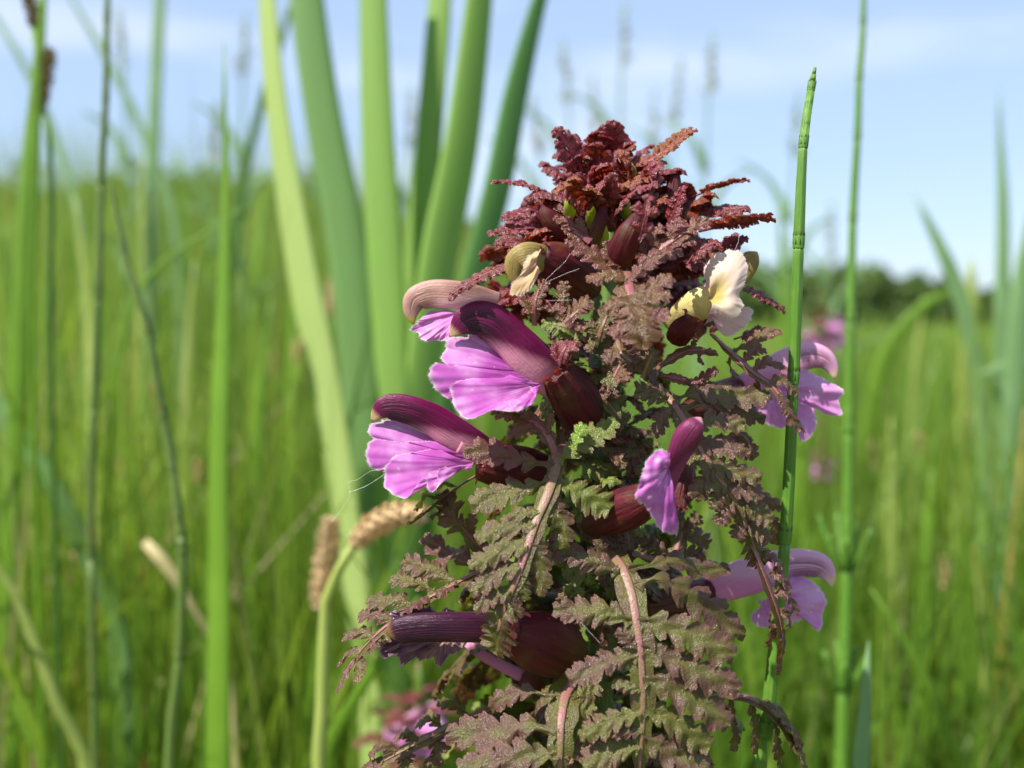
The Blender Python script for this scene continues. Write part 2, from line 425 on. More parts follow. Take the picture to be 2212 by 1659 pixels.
def traced_leaf(parent, Z, rach, rw, leaflets, nrm=NFACE, tint=0.0, seed=0, wing=0.0, label=None):
    """rach: [(x,y,d)], rw px; leaflets: [(pts, width_px, opts)] with pts (x,y[,d])"""
    rp = np.array(rach, float)
    path = catmull([Z(*q) for q in rach], 36)
    w = px(rw * Z.k, rp[:, 2].mean()) * .5
    prof = np.interp(np.linspace(0, 1, 36), [0, .15, .45, 1], [1.15, 1.0, .78, .25])
    T = tang(path); N = unit(nrm - (T @ np.asarray(nrm))[:, None] * T); S = np.cross(T, N)
    s_ = np.linspace(0, 1, 36); u = np.linspace(-1, 1, 7)
    ww = w * (1 + wing) * np.interp(s_, [0, .12, .26, .6, .9, 1], [.8, 1.0, 2.2, 2.4, 1.5, .3]) * (1 + .12 * np.sin(s_ * 40 + seed))
    bl = path[:, None] + S[:, None] * (ww[:, None] * u)[..., None] - N[:, None] * (w * (.12 + .25 * np.abs(u)))[None, :, None]
    g = Geo().add(bl, grid_faces(36, 7), margin=np.tile(np.abs(u) * .6, 36), tint=tint, rnd=.35)
    leaf = build('leaf', g, M['leaf'], parent)
    build('midrib', sweep(path, w * prof, 12, .26, ref=unit(nrm), tint=tint), M['rachis'], leaf)
    if label: leaf['label'] = label
    rc = catmull(rp, 60)
    for i, lf in enumerate(leaflets):
        pts, width = lf[0], lf[1]
        o = dict(lf[2]) if len(lf) > 2 else {}
        k = np.argmin(((rc[:, :2] - np.array(pts[0][:2])) ** 2).sum(1)); d0 = rc[k, 2]
        dt = o.pop('dd', 0.1); no = o.pop('nrm', None)
        if 'stalk' in o: o['stalk'] *= .6
        n = len(pts)
        q = [Z(a[0], a[1], a[2] if len(a) > 2 else d0 + dt * j / (n - 1)) for j, a in enumerate(pts)]
        q = [a + np.asarray(nrm) * 1.3e-4 for a in q]
        g = Geo()
        leaflet(g, q, px(width * Z.k, d0) * .82, nrm if no is None else no, seed=seed * 100 + i, tint=o.pop('tint', tint), **o)
        build('leaflet', g, M['leaf'], leaf)
    return leaf

def proc_leaf(parent, path, half, nrm, pairs=6, tint=0.0, seed=0, rows=26, cols=5, fold=.25, droop=.2, start=.22, K=3, rw=None, curl=.3, ang=(.9, .55), wing=1.0, lw=.71, depth=.55, teeth=3):
    R = np.random.RandomState(seed)
    p = catmull(path, 40); T = tang(p)
    nrm = np.asarray(nrm, float); N = unit(nrm - (T @ nrm)[:, None] * T); S = np.cross(T, N)
    L = np.linalg.norm(np.diff(p, axis=0), axis=1).sum()
    w = rw or L * .035
    g = sweep(p, np.interp(np.linspace(0, 1, 40), [0, .3, 1], [w, w * .8, w * .25]), 6, .6, ref=unit(nrm), tint=tint)
    g2 = Geo()
    s_ = np.linspace(0, 1, 40); u = np.linspace(-1, 1, 5)
    ww = wing * half * np.interp(s_, [0, start * .7, start + .15, .85, 1], [.03, .05, .22, .26, .05])
    bl = p[:, None] + S[:, None] * (ww[:, None] * u)[..., None] + N[:, None] * (ww[:, None] * np.abs(u) * fold)[..., None]
    g2.add(bl, grid_faces(40, 5), margin=np.tile(np.abs(u) * .6, 40), tint=tint, rnd=.4)
    for i, s in enumerate(np.linspace(start, .93, pairs)):
        k = int(s * 39)
        ln = half * (1 - .62 * ((s - start) / (1 - start)) ** 1.6) * (.75 + .25 * min(1, (s - start) * 6 + .3))
        for sd in (-1, 1):
            l = ln * R.uniform(.85, 1.12)
            dr = unit(sd * S[k] * ang[0] + T[k] * (ang[1] + .35 * s) + N[k] * R.uniform(-.1, .1) + N[k] * fold)
            q = [p[k], p[k] + dr * l * .5, p[k] + dr * l - N[k] * l * droop * R.uniform(.5, 1.4)]
            leaflet(g2, q, l * lw * R.uniform(.88, 1.12), N[k] - sd * S[k] * fold, K=K, rows=rows, cols=cols, seed=seed * 97 + i * 2 + (sd > 0), tint=tint, stalk=.06, curl=curl, depth=depth, teeth=teeth)
    q = [p[33], p[37], p[39] + T[-1] * half * .25 - N[-1] * half * .1]
    leaflet(g2, q, half * .55, N[-1], K=K, rows=rows, cols=cols, seed=seed * 97 + 60, tint=tint, stalk=0, curl=curl)
    leaf = build('leaf', g2, M['leaf'], parent)
    build('midrib', g, M['rachis'], leaf)
    return leaf

def hood(parent, Z, line, flat, mat, name='hood', n=44, seed=0):
    """line: [(x,y,r,d)] along the middle of the hood, r in the zoom's pixels"""
    q = np.array(line, float)
    q = catmull(q, n)
    pts = np.array([Z(a, b, d) for a, b, r, d in q])
    # evaluate radius against the image-space path
    rad = np.array([px(r * Z.k, d) for a, b, r, d in q])
    g = sweep(pts, rad, 36, flat * .8, boxy=.62)
    if pts[-1][0] > pts[0][0]: g.a['around'] = [1 - a for a in g.a['around']]
    return build(name, g, mat, parent)

def petal(parent, Z, throat, outline, mat, name='lip', notch=(), na=120, nr=18, ruffle=.9, bulge=1.0, seed=0, cilia=True, waves=5):
    R = np.random.RandomState(seed)
    o = catmull(np.array([Z(*q) for q in outline]), na); t = np.array(Z(*throat))
    jag = np.convolve(R.randn(na), [.25, .5, .25], 'same') * .00011
    o = o + unit(o - t) * jag[:, None]
    r = np.linspace(0, 1, nr) ** .8
    a = np.linspace(0, 1, na)
    ph = R.rand(3) * 6
    wv = .6 * np.sin(a * 2 * pi * waves * .6 + ph[0]) + .3 * np.sin(a * 2 * pi * waves * 1.7 + ph[1]) + .18 * np.sin(a * 2 * pi * waves * 4.1 + ph[2])
    ker = np.exp(-np.linspace(-2, 2, 31) ** 2); ker /= ker.sum()
    os_ = np.stack([np.convolve(np.pad(o[:, c], 15, mode='edge'), ker, 'valid') for c in range(3)], 1)
    k3 = (r ** 3)[:, None, None]
    v = t + ((os_[None] * (1 - k3) + o[None] * k3) - t) * r[:, None, None]
    wob = .35 * np.sin(a[None] * 23 + r[:, None] * 7 + ph[0]) * np.sin(r[:, None] * 9 + a[None] * 5 + ph[1])
    off = (-bulge * np.sin(pi * r ** .8)[:, None] + ruffle * wv[None] * (r ** 2.2)[:, None] + ruffle * wob * r[:, None]) * 1e-3
    cr = np.zeros((nr, na))
    for q in notch:
        ac = a[np.argmin(np.linalg.norm(o - Z(*q), axis=1))]
        e = np.exp(-((a[None] - ac) / (.045 + .03 * (1 - r[:, None]))) ** 2) * np.sin(pi * np.clip(r[:, None], 0, 1) ** .8 * .85)
        off = off + e * 1.2e-3; cr = np.maximum(cr, np.exp(-((a[None] - ac) / .055) ** 2) * (1 - r[:, None]) ** .6 * np.minimum(1, r[:, None] * 4))
    v = v + FWD * off[..., None]
    g = Geo().add(v, grid_faces(nr, na), margin=np.repeat(r, na), along=np.tile(a, nr), rnd=seed * .37, crease=cr.ravel())
    ob = build(name, g, mat, parent, origin=t)
    if cilia:
        h = Geo(); e = v[-1]; dr = unit(v[-1] - v[-3])
        for i in range(na * 3):
            k = R.randint(na - 1); f = R.rand(); b = e[k] * (1 - f) + e[k + 1] * f
            q = unit(dr[k] + R.randn(3) * .35) * R.uniform(.12, .32) * 1e-3
            s = unit(np.cross(q, FWD)) * 1.1e-5
            h.add([b - s, b + s, b + q], [[0, 1, 2]])
        c = build('fringe', h, M['hair'], parent, origin=t); c['kind'] = 'stuff'
    return ob

def calyx(parent, Z, line, flat=.8, tint=0.0, frill=6, seed=0, name='calyx', fmax=70):
    """line: [(x,y,r,d)] from base to mouth"""
    q = catmull(np.array(line, float), 30)
    pts = np.array([Z(a, b, d) for a, b, r, d in q]); rad = np.array([px(r * Z.k, d) for a, b, r, d in q]) * .88
    g = sweep(pts, rad, 40, flat, rib=10, ribamp=.022, tint=tint, rnd=seed * 1.7, caps=True)
    ob = build(name, g, M['calyx'], parent)
    if frill:
        R = np.random.RandomState(seed); h = Geo()
        T = unit(pts[-1] - pts[-4]); N = unit(np.cross(FWD, T))
        for i in range(frill):
            th = 2 * pi * (i + .3 * R.rand()) / frill
            rd = N * math.cos(th) + FWD * math.sin(th) * flat
            b = pts[-2] + rd * rad[-2] * .95
            l = px(fmax * Z.k) * R.uniform(.55, 1.0)
            leaflet(h, [b - T * l * .3, b + T * l * .35 + rd * l * .15, b + T * l * .5 + rd * l * .7], l * .8, rd - T * .3 + NFACE * .2, K=2, rows=26, cols=5, seed=seed * 31 + i, tint=1.0, stalk=0, depth=.5)
        build('calyx_crest', h, M['leaf'], parent if parent.parent is not None else ob)
    return ob

def flower(parent, Z, tube, tube_mat, label=None, flat=.8):
    q = catmull(np.array(tube, float), 16)
    g = sweep([Z(a, b, d) for a, b, r, d in q], [px(r * Z.k * .72, d) for a, b, r, d in q], 20, flat * .55)
    g.a['along'] = [a * .12 for a in g.a['along']]
    f = build('flower', g, tube_mat, parent)
    if label: f['label'] = label
    return f

# ================================================================== SETTING
def plane_grid(x0, x1, y0, y1, n, amp, seed):
    R = np.random.RandomState(seed)
    xs = np.linspace(x0, x1, n); ys = np.linspace(y0, y1, n)
    X, Y = np.meshgrid(xs, ys)
    Zz = sum(amp / k * np.sin(X * k * .9 + R.rand() * 6) * np.sin(Y * k * .8 + R.rand() * 6) for k in (1, 2, 4))
    return np.stack([X, Y, Zz], -1).reshape(-1, 3), grid_faces(n, n)
v, f = plane_grid(-900, 900, -900, 900, 61, 0.0, 1)
g = Geo().add(v, f)
ground = build('ground', g, M['ground'], origin=(0, 0, 0)); tag(ground, 'green marsh ground under the grass and reeds', kind='structure')

# ---- grass that nobody could count
def grass_field(name, label, count, seed, ymin, ymax, hfun, wrange, rmap=lambda r: r, half=.62):
    R = np.random.RandomState(seed)
    y = ymin * (ymax / ymin) ** R.rand(count) ** .85
    x = (R.rand(count) * 2 - 1) * (y * half + .25)
    h = hfun(x, y, R)
    n = 6
    t = np.linspace(0, 1, n)
    az = R.rand(count) * 2 * pi; lean = h * np.abs(R.randn(count)) * .22
    base = np.stack([x, y - D, np.zeros(count)], 1)
    dirx = np.stack([np.cos(az), np.sin(az), 0 * az], 1)
    p = base[:, None] + dirx[:, None] * (lean[:, None] * t ** 2.0)[..., None] + np.array([0, 0, 1.0]) * (h[:, None] * t * (1 - .06 * t))[..., None]
    yaw = R.rand(count) * pi
    s = np.stack([np.cos(yaw), np.sin(yaw), 0 * yaw], 1)
    w = R.uniform(*wrange, count) * (.55 + .45 * np.minimum(y, 3.0) / 1.0 * .4)
    prof = np.array([.8, 1, .95, .75, .45, .04]) * .5
    sw = (w[:, None] * prof)[..., None] * s[:, None]
    nn = np.cross(s, np.array([0, 0, 1.0]))
    mid = p + nn[:, None] * (w[:, None] * prof * .35)[..., None]
    v = np.stack([p - sw, mid, p + sw], 2)            # count, n, 3, 3
    f0 = grid_faces(n, 3)
    f = (f0[None] + (np.arange(count) * n * 3)[:, None, None]).reshape(-1, 4)
    rnd = np.repeat(rmap(R.rand(count)), n * 3); al = np.tile(np.repeat(t, 3), count)
    g = Geo().add(v.reshape(-1, 3), f, rnd=rnd, along=al)
    o = build(name, g, M['grass'], origin=(0, 0, 0))
    return tag(o, label, 'grass', kind='stuff')
def h_near(x, y, R):
    base = .215 + .085 * R.rand(len(x)) + .004 * y
    left = np.clip(-(x / y) * 2.2 + .25, 0, 1)
    return base + left * R.rand(len(x)) ** 2 * .22 * np.minimum(y, 1.2) + .02 * R.randn(len(x))
def h_far(x, y, R):
    left = np.clip(-(x / y) * 2.0 + .2, 0, 1)
    return .22 + .10 * R.rand(len(x)) + left * R.rand(len(x)) * .22
grass_field('marsh_grass', 'dense out-of-focus green grass filling the marsh behind the flower', 24000, 3, .26, 2.6, h_near, (.0014, .0046))
def h_tall(x, y, R):
    k = np.clip((-(x / y) + .10) * 4, 0, 1)
    return .27 + y * (k * (.04 + .19 * R.rand(len(x)) ** .9) + .03 * R.rand(len(x)))
grass_field('tall_grass', 'thin pale grass stems standing up against the sky', 15000, 4, .55, 4.5, h_tall, (.0014, .0034), half=.55)
grass_field('meadow_grass', 'far green sward of tall grass reaching to the trees', 34000, 5, 2.0, 34, h_far, (.004, .010))

# ---- far trees
def far_wood():
    R = np.random.RandomState(11); g = Geo(); tr = Geo()
    spots = [(a * y, y) for y, m in ((64, 120), (78, 120)) for a in np.linspace(-.75, .75, m)]
    for x, y in spots:
        ang = x / y
        H = np.interp(ang, [-.5, -.25, -.1, .1, .25, .36, .42, .6], [8.5, 9.0, 7.0, 4.5, 3.9, 3.8, 2.6, 2.4]) * R.uniform(.8, 1.15)
        x += R.uniform(-1, 1); n = int(120 * H)
        c = np.array([x, y, H * .55])
        d = unit(R.randn(n, 3)) * (R.rand(n, 1) ** .4)
        lump = 1 + .25 * np.sin(d[:, :1] * 5 + x) * np.cos(d[:, 2:] * 6)
        p = c + d * lump * np.array([H * .42, H * .42, H * .48])
        a = unit(R.randn(n, 3)); b = unit(np.cross(a, R.randn(n, 3)))
        s = R.uniform(.28, .60, (n, 1))
        v = np.stack([p - a * s, p + b * s * .6, p + a * s, p - b * s * .6], 1)
        g.add(v.reshape(-1, 3), np.arange(n * 4).reshape(-1, 4))
        sweep(np.array([[x, y, 0], [x + .1, y, H * .4], [x, y, H * .8]]), [.14, .10, .03], 6, 1, g=tr)
    o = build('distant_wood', g, M['tree'], smooth=False, origin=(0, 70, 0)); tag(o, 'dark green tree line along the horizon', 'trees', kind='stuff')
    t = build('trunks', tr, M['trunk'], o); t['kind'] = 'stuff'
far_wood()

# ================================================================== BACKGROUND PLANTS
def to_ground(x, y, d):
    """where the plant that is seen at (x, y) stands"""
    p = P(x, y, d); return np.array([p[0], p[1], 0.0])
def blade_geo(pts, widths, flat=.22, ref=None, n=36, seg=10, tail=True, foot=None, rnd=.3):
    """pts (x,y,d) from top to bottom, carried on down to the foot on the ground"""
    q = [P(*a) for a in pts]; w = [px(a, b[2]) * .5 for a, b in zip(widths, pts)]
    if tail:
        ft = np.array([q[-1][0], q[-1][1], 0.0]) if foot is None else np.asarray(foot)
        q = q + [q[-1] * .5 + ft * .5 + np.array([0, 0, .01]), ft]; w = w + [w[-1] * .95, w[-1] * .8]
    a = np.hstack([np.array(q), np.array(w)[:, None]])
    a = catmull(a, n)
    return sweep(a[:, :3], a[:, 3], seg, flat, ref=FWD if ref is None else unit(ref), rnd=rnd)

# ---- cattail clump behind the flower
DT = 158
foot = to_ground(838, 1600, DT)
cat = thing('cattail_plant', foot, 'tall clump of broad pale green cattail leaves fanning out behind the flower', 'cattail')
CT = [
    ([(572, -160), (577, 0), (600, 250), (655, 600), (708, 850), (760, 1200), (800, 1550)], [36, 48, 60, 82, 78, 70, 60], 0, DT + 6, (.5, 1, 0)),
    ([(655, -160), (663, 0), (698, 250), (745, 500), (772, 750), (800, 1150), (815, 1550)], [58, 74, 80, 86, 84, 78, 60], 1, DT + 30, (0, 1, 0)),
    ([(803, -160), (806, 0), (816, 300), (831, 550), (846, 800), (846, 1200), (836, 1550)], [52, 62, 74, 80, 76, 70, 60], 2, DT + 14, (.15, 1, 0)),
    ([(958, -160), (950, 0), (926, 300), (905, 550), (888, 800), (866, 1150), (848, 1550)], [40, 52, 60, 66, 66, 60, 55], 2, DT + 26, (.2, 1, 0)),
    ([(1050, -160), (1035, 0), (998, 300), (950, 550), (915, 800), (880, 1100), (855, 1550)], [48, 64, 82, 88, 82, 74, 60], 2, DT + 4, (-.55, 1, 0)),
    ([(1205, -120), (1165, 0), (1115, 200), (1076, 400), (1030, 580), (980, 800), (900, 1200), (862, 1550)], [16, 36, 58, 66, 64, 60, 55, 50], 3, DT + 20, (-.5, 1, 0)),
    ([(724, 1010), (752, 1250), (790, 1450), (820, 1590)], [26, 34, 40, 44], 1, DT + 36, (0, 1, 0)),
    ([(905, 900), (893, 1100), (868, 1350), (845, 1590)], [30, 60, 64, 60], 3, DT + 40, (0, 1, 0)),
]
for pts, w, mi, d, ref in CT:
    g = blade_geo([(a, b, d) for a, b in pts], w, .22, ref, 60, 12, foot=foot + np.array([(pts[-1][0] - 838) * 1e-4, (d - DT) * 1e-3, 0]), rnd=mi * .3 + pts[0][0] * .001)
    build('leaf', g, M['cattail'][mi], cat)

def single_blade(name, label, cat_, pts, widths, mat, flat=.2, ref=None, group=None):
    d = pts[-1][2]; ft = to_ground(*pts[-1])
    o = build(name, blade_geo(pts, widths, flat, ref, foot=ft), mat, origin=ft)
    return tag(o, label, cat_, group)
single_blade('sedge_leaf', 'wide upright yellow-green sedge leaf with a keeled middle beside the cattail clump', 'leaf',
             [(484, 90, 115), (485, 250, 115), (488, 420, 115), (482, 700, 115), (472, 1000, 115), (474, 1350, 115), (472, 1700, 115)], [4, 12, 24, 44, 54, 62, 66], M['sedge'], .35, (.45, 1, 0))
single_blade('sedge_leaf', 'pale broad leaf slanting down across the grass below the dark bent horsetail', 'leaf',
             [(-160, 690, 170), (0, 885, 170), (110, 1050, 170), (190, 1200, 175), (260, 1400, 180)], [20, 44, 46, 46, 46], M['cattail'][1], .15)
single_blade('sedge_leaf', 'bent yellow-green leaf under the pale slanting leaf at the marsh edge', 'leaf',
             [(-60, 1160, 110), (20, 1260, 112), (75, 1390, 114), (130, 1540, 116), (190, 1700, 120)], [6, 18, 24, 28, 30], M['stalk'], .3)
single_blade('sedge_leaf', 'bright lime leaf low in the grass with its tip leaning left', 'leaf',
             [(-40, 1380, 150), (20, 1480, 150), (70, 1580, 150), (110, 1700, 152)], [18, 40, 44, 44], M['sedge'], .2)
single_blade('grass_leaf', 'thin grass leaf bent across the dark horsetail towards the cattail leaves', 'leaf',
             [(600, 400, 160), (480, 480, 160), (380, 545, 160), (300, 625, 162), (255, 800, 165), (230, 1200, 170)], [3, 6, 9, 12, 12, 12], M['sedge'], .2)
single_blade('grass_leaf', 'slender grass leaf leaning right out of the foot of the cattails', 'leaf',
             [(905, 1290, 90), (810, 1440, 92), (740, 1560, 95), (700, 1700, 98)], [8, 22, 26, 26], M['sedge'], .2)
single_blade('grass_leaf', 'bluish pointed leaf standing alone against the sky', 'leaf',
             [(2158, 190, 330), (2160, 300, 330), (2166, 430, 330), (2166, 620, 330), (2160, 900, 335), (2150, 1300, 340)], [4, 14, 26, 34, 36, 36], M['sedge_blue'], .2)
single_blade('grass_leaf', 'dark bluish leaf slanting up over the tree line', 'leaf',
             [(1975, 420, 300), (2015, 500, 300), (2060, 600, 302), (2095, 720, 304), (2120, 900, 308), (2130, 1300, 315)], [4, 22, 36, 36, 34, 34], M['sedge_blue'], .2)
single_blade('grass_leaf', 'broad teal leaf rising beside the lone bluish leaf', 'leaf',
             [(2260, 330, 260), (2232, 480, 260), (2205, 640, 262), (2190, 850, 264), (2180, 1100, 268), (2170, 1500, 272)], [10, 34, 46, 48, 46, 40], M['sedge_blue'], .2)
single_blade('grass_leaf', 'pale green leaf arching over in front of the dark tree line', 'leaf',
             [(2060, 625, 420), (1990, 665, 420), (1925, 745, 422), (1885, 860, 424), (1862, 1010, 426), (1840, 1300, 430)], [10, 24, 30, 34, 34, 34], M['sedge'], .25)
single_blade('grass_leaf', 'whitish leaf bent flat over the sward', 'leaf',
             [(2110, 812, 300), (2160, 798, 300), (2240, 786, 300), (2330, 830, 305), (2360, 1100, 310)], [10, 30, 34, 34, 30], M['sedge_blue'], .2)
single_blade('grass_leaf', 'upright pale green pointed leaf in front of the dark trees', 'leaf',
             [(2096, 555, 350), (2098, 620, 350), (2094, 720, 350), (2080, 900, 355), (2070, 1300, 360)], [6, 26, 34, 30, 30], M['stalk'], .2)
single_blade('grass_leaf', 'short teal pointed leaf low beside the whorled horsetail', 'leaf',
             [(1876, 1385, 60), (1872, 1460, 60), (1866, 1560, 60), (1858, 1720, 60)], [3, 20, 30, 38], M['sedge_blue'], .2)
single_blade('grass_leaf', 'thin leaf leaning left low in the grass below the whorled horsetail', 'leaf',
             [(1880, 1270, 120), (1950, 1380, 120), (2010, 1490, 122), (2060, 1620, 125), (2090, 1760, 128)], [4, 16, 20, 22, 22], M['sedge'], .2)
single_blade('grass_leaf', 'pale straight leaf rising past the sky left of the cattails', 'leaf',
             [(352, -120, 420), (342, 60, 420), (334, 250, 420), (326, 600, 425), (320, 1000, 430)], [20, 26, 28, 26, 24], M['sedge_blue'], .2)
single_blade('grass_leaf', 'long pale stem-like leaf under the dark brown spike', 'leaf',
             [(96, -80, 150), (86, 100, 150), (62, 360, 150), (48, 600, 152), (36, 900, 155), (18, 1400, 160)], [14, 24, 34, 40, 42, 40], M['sedge'], .3)
single_blade('grass_leaf', 'grey-green leaf leaning across the sky towards the cattail leaves', 'leaf',
             [(640, -30, 330), (600, 110, 330), (560, 240, 330), (520, 420, 335), (490, 700, 340)], [10, 18, 20, 22, 22], M['sedge_dark'], .2)
single_blade('dry_leaf', 'short dry straw-coloured leaf lying in the grass', 'leaf',
             [(312, 1170, 140), (345, 1205, 140), (380, 1250, 140), (430, 1340, 142), (500, 1500, 146)], [22, 28, 24, 12, 10], M['straw'], .2)
for i, (pts, lab) in enumerate([
        ([(-60, -40), (40, 120), (120, 300), (180, 560)], 'faint pale leaf slanting down from beside the dark spike'),
        ([(120, -60), (220, 110), (300, 270), (380, 520)], 'long faint leaf crossing the sky behind the thin jointed stem')]):
    single_blade('reed_leaf', lab, 'leaf', [(a, b, 420 + i * 60) for a, b in pts] , [6, 14, 18, 18], M['sedge_blue'], .15)
# more blurred upright blades that can be told apart one by one
R = np.random.RandomState(21)
tall = [(205, 420, 250), (150, 560, 300), (30, 480, 330), (300, 330, 420), (420, 330, 480), (540, 360, 520), (395, 560, 260), (620, 520, 330), (545, 640, 230), (20, 700, 220),
        (1700, 430, 420), (1735, 620, 300), (1960, 640, 500), (2020, 700, 420), (1700, 800, 260), (1925, 900, 240), (1985, 1010, 210), (2075, 1080, 260), (2140, 1180, 200), (1760, 1100, 230)]
for i, (x, y, d) in enumerate(tall):
    ln = R.uniform(-50, 50)
    w = R.uniform(18, 30)
    side = 'left of the cattail clump' if x < 700 else 'beside the thin whorled horsetail'
    single_blade('grass_leaf', 'one of the blurred upright green grass leaves ' + side, 'leaf',
                 [(x + ln, y, d), (x + ln * .55, y + 150, d), (x + ln * .2, y + 380, d), (x, y + 800, d)], [3, w * .7, w, w], M['sedge'] if i % 3 else M['stalk'], .2, (R.uniform(-.6, .6), 1, 0),
                 group='blurred upright grass leaves ' + side)

# ---- sedge with brown spikes in front of the cattails
def spike_geo(path, r, n=150, seed=0):
    R = np.random.RandomState(seed); g = Geo()
    p = catmull(path, 40); T = tang(p); L = np.linalg.norm(p[-1] - p[0])
    prof = np.sin(pi * np.clip(np.linspace(.10, .97, 40), 0, 1)) ** .5
    sweep(p, r * .55 * prof, 8, 1, g=g)
    for i in range(n):
        k = int(39 * i / n); th = i * 2.4
        B = unit(np.cross(T[k], FWD)); C = np.cross(T[k], B)
        o = B * math.cos(th) + C * math.sin(th)
        b = p[k] + o * r * prof[k] * .45
        l = r * R.uniform(.8, 1.15)
        tip = b + (o * .75 + T[k] * .9) * l * prof[k] ** .5
        s = np.cross(T[k], o) * l * .34
        m = (b + tip) / 2 + o * l * .18
        g.add([b, m - s, tip, m + s, m + o * l * .1], [[0, 1, 4], [1, 2, 4], [2, 3, 4], [3, 0, 4]], rnd=R.rand())
    return g
ft = to_ground(700, 1650, 78)
sd = thing('flowering_sedge', ft, 'sedge stalk with one upright and one bent-over brown spike left of the purple flower', 'sedge')
build('stalk', blade_geo([(772, 1165, 72), (735, 1225, 74), (706, 1290, 76), (700, 1400, 77), (695, 1550, 78), (690, 1700, 78)], [20, 22, 25, 28, 30, 32], .9, foot=ft), M['stalk'], sd)
build('spike', spike_geo([P(764, 1180, 72), P(800, 1142, 70), P(850, 1115, 68), P(915, 1108, 66)], px(27, 72), 130, 1), M['spike'], sd)
build('spike', spike_geo([P(690, 1320, 82), P(696, 1260, 82), P(706, 1190, 82), P(716, 1120, 82)], px(25, 82), 150, 2), M['spike'], sd)
ft = to_ground(100, 500, 150)
sd = thing('flowering_sedge', ft, 'sedge stem with a narrow upright brown spike against the sky', 'sedge')
build('stalk', blade_geo([(96, 240, 130), (108, 330, 130), (112, 480, 132), (110, 800, 135)], [14, 13, 13, 14], .9, foot=ft), M['sedge_dark'], sd)
build('spike', spike_geo([P(84, 245, 130), P(94, 190, 130), (P(108, 105, 130))], px(17, 130), 110, 3), M['spike_dark'], sd)
ft = to_ground(60, 300, 140)
sd = thing('flowering_sedge', ft, 'sedge stem whose dark spike leans out of the top of the view', 'sedge')
build('stalk', blade_geo([(72, 55, 120), (84, 160, 120), (78, 400, 124), (70, 800, 128)], [12, 12, 13, 14], .9, foot=ft), M['sedge'], sd)
build('spike', spike_geo([P(74, 60, 120), P(66, 10, 120), P(48, -70, 120)], px(15, 120), 110, 4), M['spike_dark'], sd)

R = np.random.RandomState(77)
for i, (x, y, d) in enumerate([(712, 640, 330), (640, 760, 300), (262, 1010, 260), (150, 1230, 200), (75, 1180, 230), (590, 790, 420), (330, 840, 360), (430, 1020, 240),
                               (1990, 960, 300), (1890, 985, 340), (1930, 1130, 280), (2100, 930, 420), (2040, 1240, 240)]):
    side = 'left of the cattail clump' if x < 800 else 'near the thin whorled horsetail'
    ft = to_ground(x, y, d)
    o = thing('flowering_sedge', ft, 'blurred sedge stem with one small tan spike in the grass ' + side, 'sedge', 'small blurred sedges ' + side)
    hgt = R.uniform(35, 70)
    build('stalk', blade_geo([(x, y + hgt * .5, d), (x + R.uniform(-8, 8), y + 160, d), (x, y + 500, d)], [6, 7, 8], .9, foot=ft), M['sedge'], o)
    build('spike', spike_geo([P(x, y + hgt * .6, d), P(x + 1, y, d), P(x + R.uniform(-8, 8), y - hgt * .6, d)], px(11, d), 60, 80 + i), M['spike'], o)

# ---- horsetails
def horsetail(label, nodes, widths, mat, whorls=(), seed=0, tip=True, ridges=8, foot=None, toothcol=None):
    """nodes (x,y,d) from the tip down"""
    R = np.random.RandomState(seed)
    ft = to_ground(*nodes[-1]) if foot is None else foot
    root = thing('horsetail', ft, label, 'horsetail')
    pts = [P(*a) for a in nodes] + [ft * .5 + P(*nodes[-1]) * .5, ft]
    wd = [px(a, n[2]) * .5 for a, n in zip(widths, nodes)]; wd += [wd[-1]] * 2
    fine = catmull(np.hstack([np.array(pts), np.array(wd)[:, None]]), 400)
    idx = [int(np.argmin(np.linalg.norm(fine[:, :3] - p, axis=1))) for p in pts]
    for i in range(len(pts) - 1):
        a, b = idx[i], idx[i + 1]
        seg = fine[a:b + 1]
        k = np.linspace(0, len(seg) - 1, 14).astype(int); seg = seg[k]
        r = seg[:, 3] * np.interp(np.linspace(0, 1, 14), [0, .08, .9, 1], [.80 if i else .15, .95 if i else .55, 1.0, 1.04])
        g = sweep(seg[:, :3], r, 32, 1.0, rib=ridges, ribamp=.05, rnd=R.rand())
        build('internode', g, mat, root)
        # sheath with teeth grips the foot of this internode (top of the next)
        if i < len(pts) - 2:
            T = unit(seg[-1, :3] - seg[-3, :3]); r0 = seg[-1, 3]; c = seg[-1, :3]
            h = r0 * 1.5
            sh = build('sheath', sweep([c + T * h * .4, c, c - T * h, c - T * h * 1.1], [r0 * 1.01, r0 * 1.05, r0 * 1.08, r0 * 1.03], 24, 1, caps=False), mat, root)
            tg = Geo(); B = unit(np.cross(T, FWD)); C = np.cross(T, B)
            for j in range(8):
                th = 2 * pi * j / 8
                o = B * math.cos(th) + C * math.sin(th); s = np.cross(T, o) * r0 * .13
                q = c - T * h
                tg.add([q + o * r0 * 1.07 - s, q + o * r0 * 1.07 + s, q + o * r0 * 1.06 - T * h * .6, q + o * r0 * 1.13 - T * h * .25], [[0, 1, 3], [1, 2, 3], [2, 0, 3]])
            build('teeth', tg, M['tooth'], root)
            if i in whorls:
                for j in range(7):
                    th = 2 * pi * (j + .4 * R.rand()) / 7
                    o = B * math.cos(th) + C * math.sin(th)
                    l = px(R.uniform(70, 120), nodes[0][2])
                    q = catmull([c + o * r0, c + o * l * .35 - T * l * .35, c + o * l * .6 - T * l * .95], 10)
                    build('branch', sweep(q, np.linspace(r0 * .5, r0 * .3, 10), 8, 1, rib=4, ribamp=.1), M['horsetail'], root)
    return root
